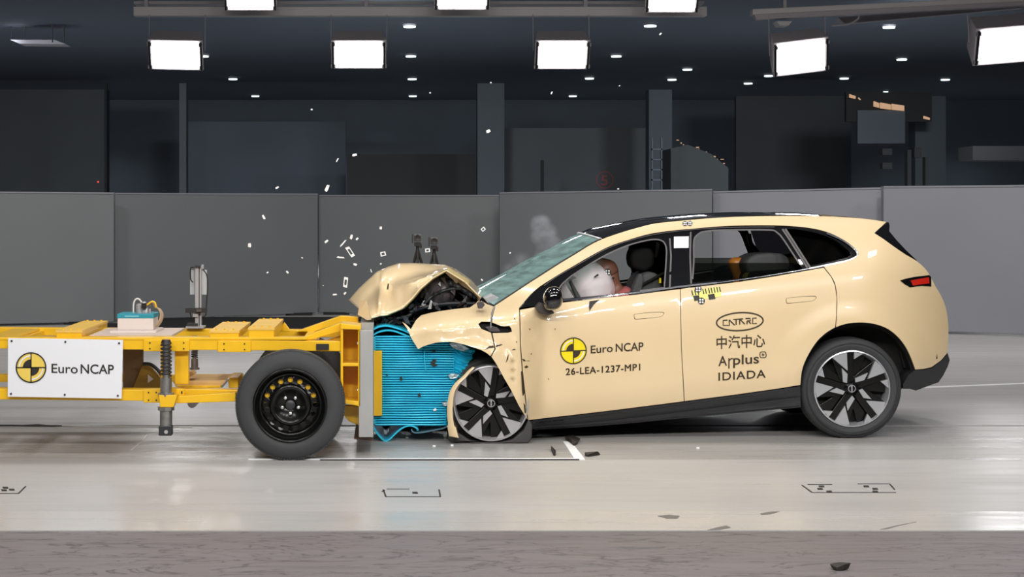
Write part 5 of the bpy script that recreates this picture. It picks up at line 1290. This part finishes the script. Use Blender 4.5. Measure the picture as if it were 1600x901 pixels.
# ================================================================== FLYING DEBRIS
GA = 'white shards flying in front of the dark hall'; GBb = 'small white shards flying above the trolley front'; GC = 'tiny white crumbs on the floor near the front wheel'
def shard(px, py, L_, w_, ang, D, label, group=None, ring=False, name='flying_shard', m='shard'):
    c = P(px, py, D); k_ = D/F; b = MB(); d = Vector((math.cos(ang), 0, math.sin(ang))); n = Vector((-d.z, 0, d.x)); t = Vector((0, R.uniform(.004, .008), 0))
    if ring:
        o = [c+d*(L_*k_/2*a)+n*(w_*k_/2*b_) for a, b_ in ((-1, -.8), (.9, -1), (1, .8), (-.8, 1))]; i_ = [c+(p-c)*.55 for p in o]
        v = o+i_+[p+t for p in o+i_]
        b.add(v, [(i, (i+1) % 4, (i+1) % 4+4, i+4) for i in range(4)]+[(i+8, i+12, (i+1) % 4+12, (i+1) % 4+8) for i in range(4)]+[(i, i+8, (i+1) % 4+8, (i+1) % 4) for i in range(4)]+[(i+4, (i+1) % 4+4, (i+1) % 4+12, i+12) for i in range(4)])
    else:
        o = [c+d*(L_*k_/2*a)+n*(w_*k_/2*b_) for a, b_ in ((-1, -.6), (-.3, -1), (1, -.7), (.8, .9), (-.7, 1))]
        b.add(o+[p+t for p in o], [(0, 1, 2, 3, 4), (9, 8, 7, 6, 5)]+[(i, i+5, (i+1) % 5+5, (i+1) % 5) for i in range(5)])
    return setp(b.build(name, M[m]), label, 'debris', group)
shard(511, 294, 12, 5, 1.15, 11.9, 'large white shard flying just above the second grey panel edge')
shard(540, 441, 17, 7, 1.5, 11.9, 'tall white shard flying left of the bonnet tip', ring=True)
shard(547, 393, 19, 7, -.95, 11.9, 'hollow white frame-shaped shard flying above the bonnet tip', ring=True)
shard(536, 380, 15, 2.2, .85, 11.9, 'slim straight white sliver flying diagonally above the bonnet tip')
shard(532, 402, 13, 2.6, -.08, 11.9, 'level white sliver flying above the bonnet tip')
shard(598.5, 396.5, 9, 7.5, .3, 12.2, 'hollow half-round white shard flying over the bonnet', ring=True)
shard(668, 391, 8, 6.5, .2, 12.0, 'white ring-shaped shard flying between the tripod cameras', ring=True)
shard(755, 358, 7, 6, .8, 12.4, 'white hooked shard flying left of the smoke', ring=True)
shard(653.5-30, 415.5, 8, 2.6, 1.4, 12.2, 'short white sliver standing on the top of the bonnet')
DK = ['larger white shard in front of the dark hall above the bonnet', 'thin white shard just left of the larger one above the dark doorway edge', 'white shard just above the second grey panel, left of the big one', 'lone white speck high between the first two flood lamps', 'white shard high beside the tall pillar right of the doorway', 'small white shard left below the third hanging flood lamp', 'white speck high above the tall pillar', 'white speck just below the middle column of downlights', 'small white shard right of the third hanging lamp near the long rail', 'white speck just above the panels beside the numeral', 'white speck in the dark above the car roof']
for i_, (x, y, L_, w_) in enumerate([(554, 242, 8, 4), (527, 250, 7, 2), (433, 293, 6, 3), (487, 171, 3, 2.5), (763, 205, 7, 5), (862, 145, 5, 2), (767, 129, 2.5, 2), (672, 145, 2.5, 2), (1032, 53, 5, 2.4), (966, 295, 3, 2), (968, 134, 2.5, 1.5)]):
    shard(x, y, L_, w_, R.uniform(0, 3), R.uniform(11.6, 12.6), DK[i_], GA)
for i_, (x, y, L_, w_) in enumerate(sorted([(412, 339, 8, 3.5), (390, 383, 7, 5), (418, 425.5, 3.5, 2.5), (449, 425, 5, 3), (472, 402.5, 3, 2), (595, 356, 5, 4), (510, 377, 7, 3.5), (549, 370, 8, 4), (558, 373, 5, 3), (555, 413, 6, 3.5), (523, 460, 7, 2.5), (539, 458, 5, 3), (595, 412, 3, 2), (753, 437, 4, 2.2), (580, 423, 6, 1.5), (505, 446, 1.5, 1.5), (797, 395, 3, 2)])):
    shard(x, y, L_, w_, R.uniform(0, 3), R.uniform(11.6, 12.4), ORD[i_]+' small white shard from the left in front of the grey panels', GBb)
for i_, (x, y) in enumerate(sorted([(678, 697), (706, 696), (723, 683), (752, 690), (771, 690), (636, 684), (1090, 700)])):
    c = fl(x, y, 0); b = MB(); s_ = .008; b.box(c+Vector((-s_, -s_, 0)), c+Vector((s_*1.3, s_, s_))); setp(b.build('white_crumb', M['shard']), ORD[i_]+' white crumb from the left on the floor by the front wheel', 'debris', GC)
# ================================================================== SMOKE
def smoke(name, pts, rds, dens, label):
    b = MB(); lo = Vector((min(p.x-r for p, r in zip(pts, rds)), min(p.y-r for p, r in zip(pts, rds)), min(p.z-r for p, r in zip(pts, rds)))); hi = Vector((max(p.x+r for p, r in zip(pts, rds)), max(p.y+r for p, r in zip(pts, rds)), max(p.z+r for p, r in zip(pts, rds))))
    b.box(lo, hi)
    m = bpy.data.materials.new(name+'_volume'); m.use_nodes = True; nt = m.node_tree; nt.nodes.clear(); N = nt.nodes.new; L = nt.links.new
    pv = N('ShaderNodeVolumePrincipled'); pv.inputs['Color'].default_value = (.86, .9, .97, 1); tc = N('ShaderNodeTexCoord')
    og = Vector(((lo.x+hi.x)/2, (lo.y+hi.y)/2, lo.z))
    nz = N('ShaderNodeTexNoise'); nz.inputs['Scale'].default_value = 9; nz.inputs['Detail'].default_value = 5; nz.inputs['Distortion'].default_value = .8
    L(tc.outputs['Object'], nz.inputs['Vector'])
    last = None
    for p, r in zip(pts, rds):
        vd = N('ShaderNodeVectorMath'); vd.operation = 'DISTANCE'; vd.inputs[1].default_value = p-og; L(tc.outputs['Object'], vd.inputs[0])
        mr = N('ShaderNodeMapRange'); mr.interpolation_type = 'SMOOTHSTEP'; mr.inputs[1].default_value = 0; mr.inputs[2].default_value = r*.98; mr.inputs[3].default_value = 1; mr.inputs[4].default_value = 0
        L(vd.outputs['Value'], mr.inputs[0])
        if last is None: last = mr
        else:
            ad = N('ShaderNodeMath'); ad.operation = 'MAXIMUM'; L(last.outputs[0], ad.inputs[0]); L(mr.outputs[0], ad.inputs[1]); last = ad
    nr = N('ShaderNodeMapRange'); nr.inputs[1].default_value = .35; nr.inputs[2].default_value = .65; nr.inputs[3].default_value = .1; nr.inputs[4].default_value = dens; L(nz.outputs[0], nr.inputs[0])
    mu = N('ShaderNodeMath'); mu.operation = 'MULTIPLY'; L(last.outputs[0], mu.inputs[0]); L(nr.outputs[0], mu.inputs[1]); L(mu.outputs[0], pv.inputs['Density'])
    out = N('ShaderNodeOutputMaterial'); L(pv.outputs[0], out.inputs['Volume'])
    o = b.build(name, m); setp(o, label, 'smoke'); return o
smoke('smoke_plume', [P(845, 352, 13.0), P(850, 366, 13.0), P(858, 384, 13.0), P(850, 400, 13.0)], [.10, .12, .12, .09], 30, 'grey smoke plume rising above the windscreen')
smoke('smoke_wisp', [P(815, 412, 13.3), P(800, 425, 13.3)], [.11, .10], 9, 'faint low smoke wisp beside the windscreen base')
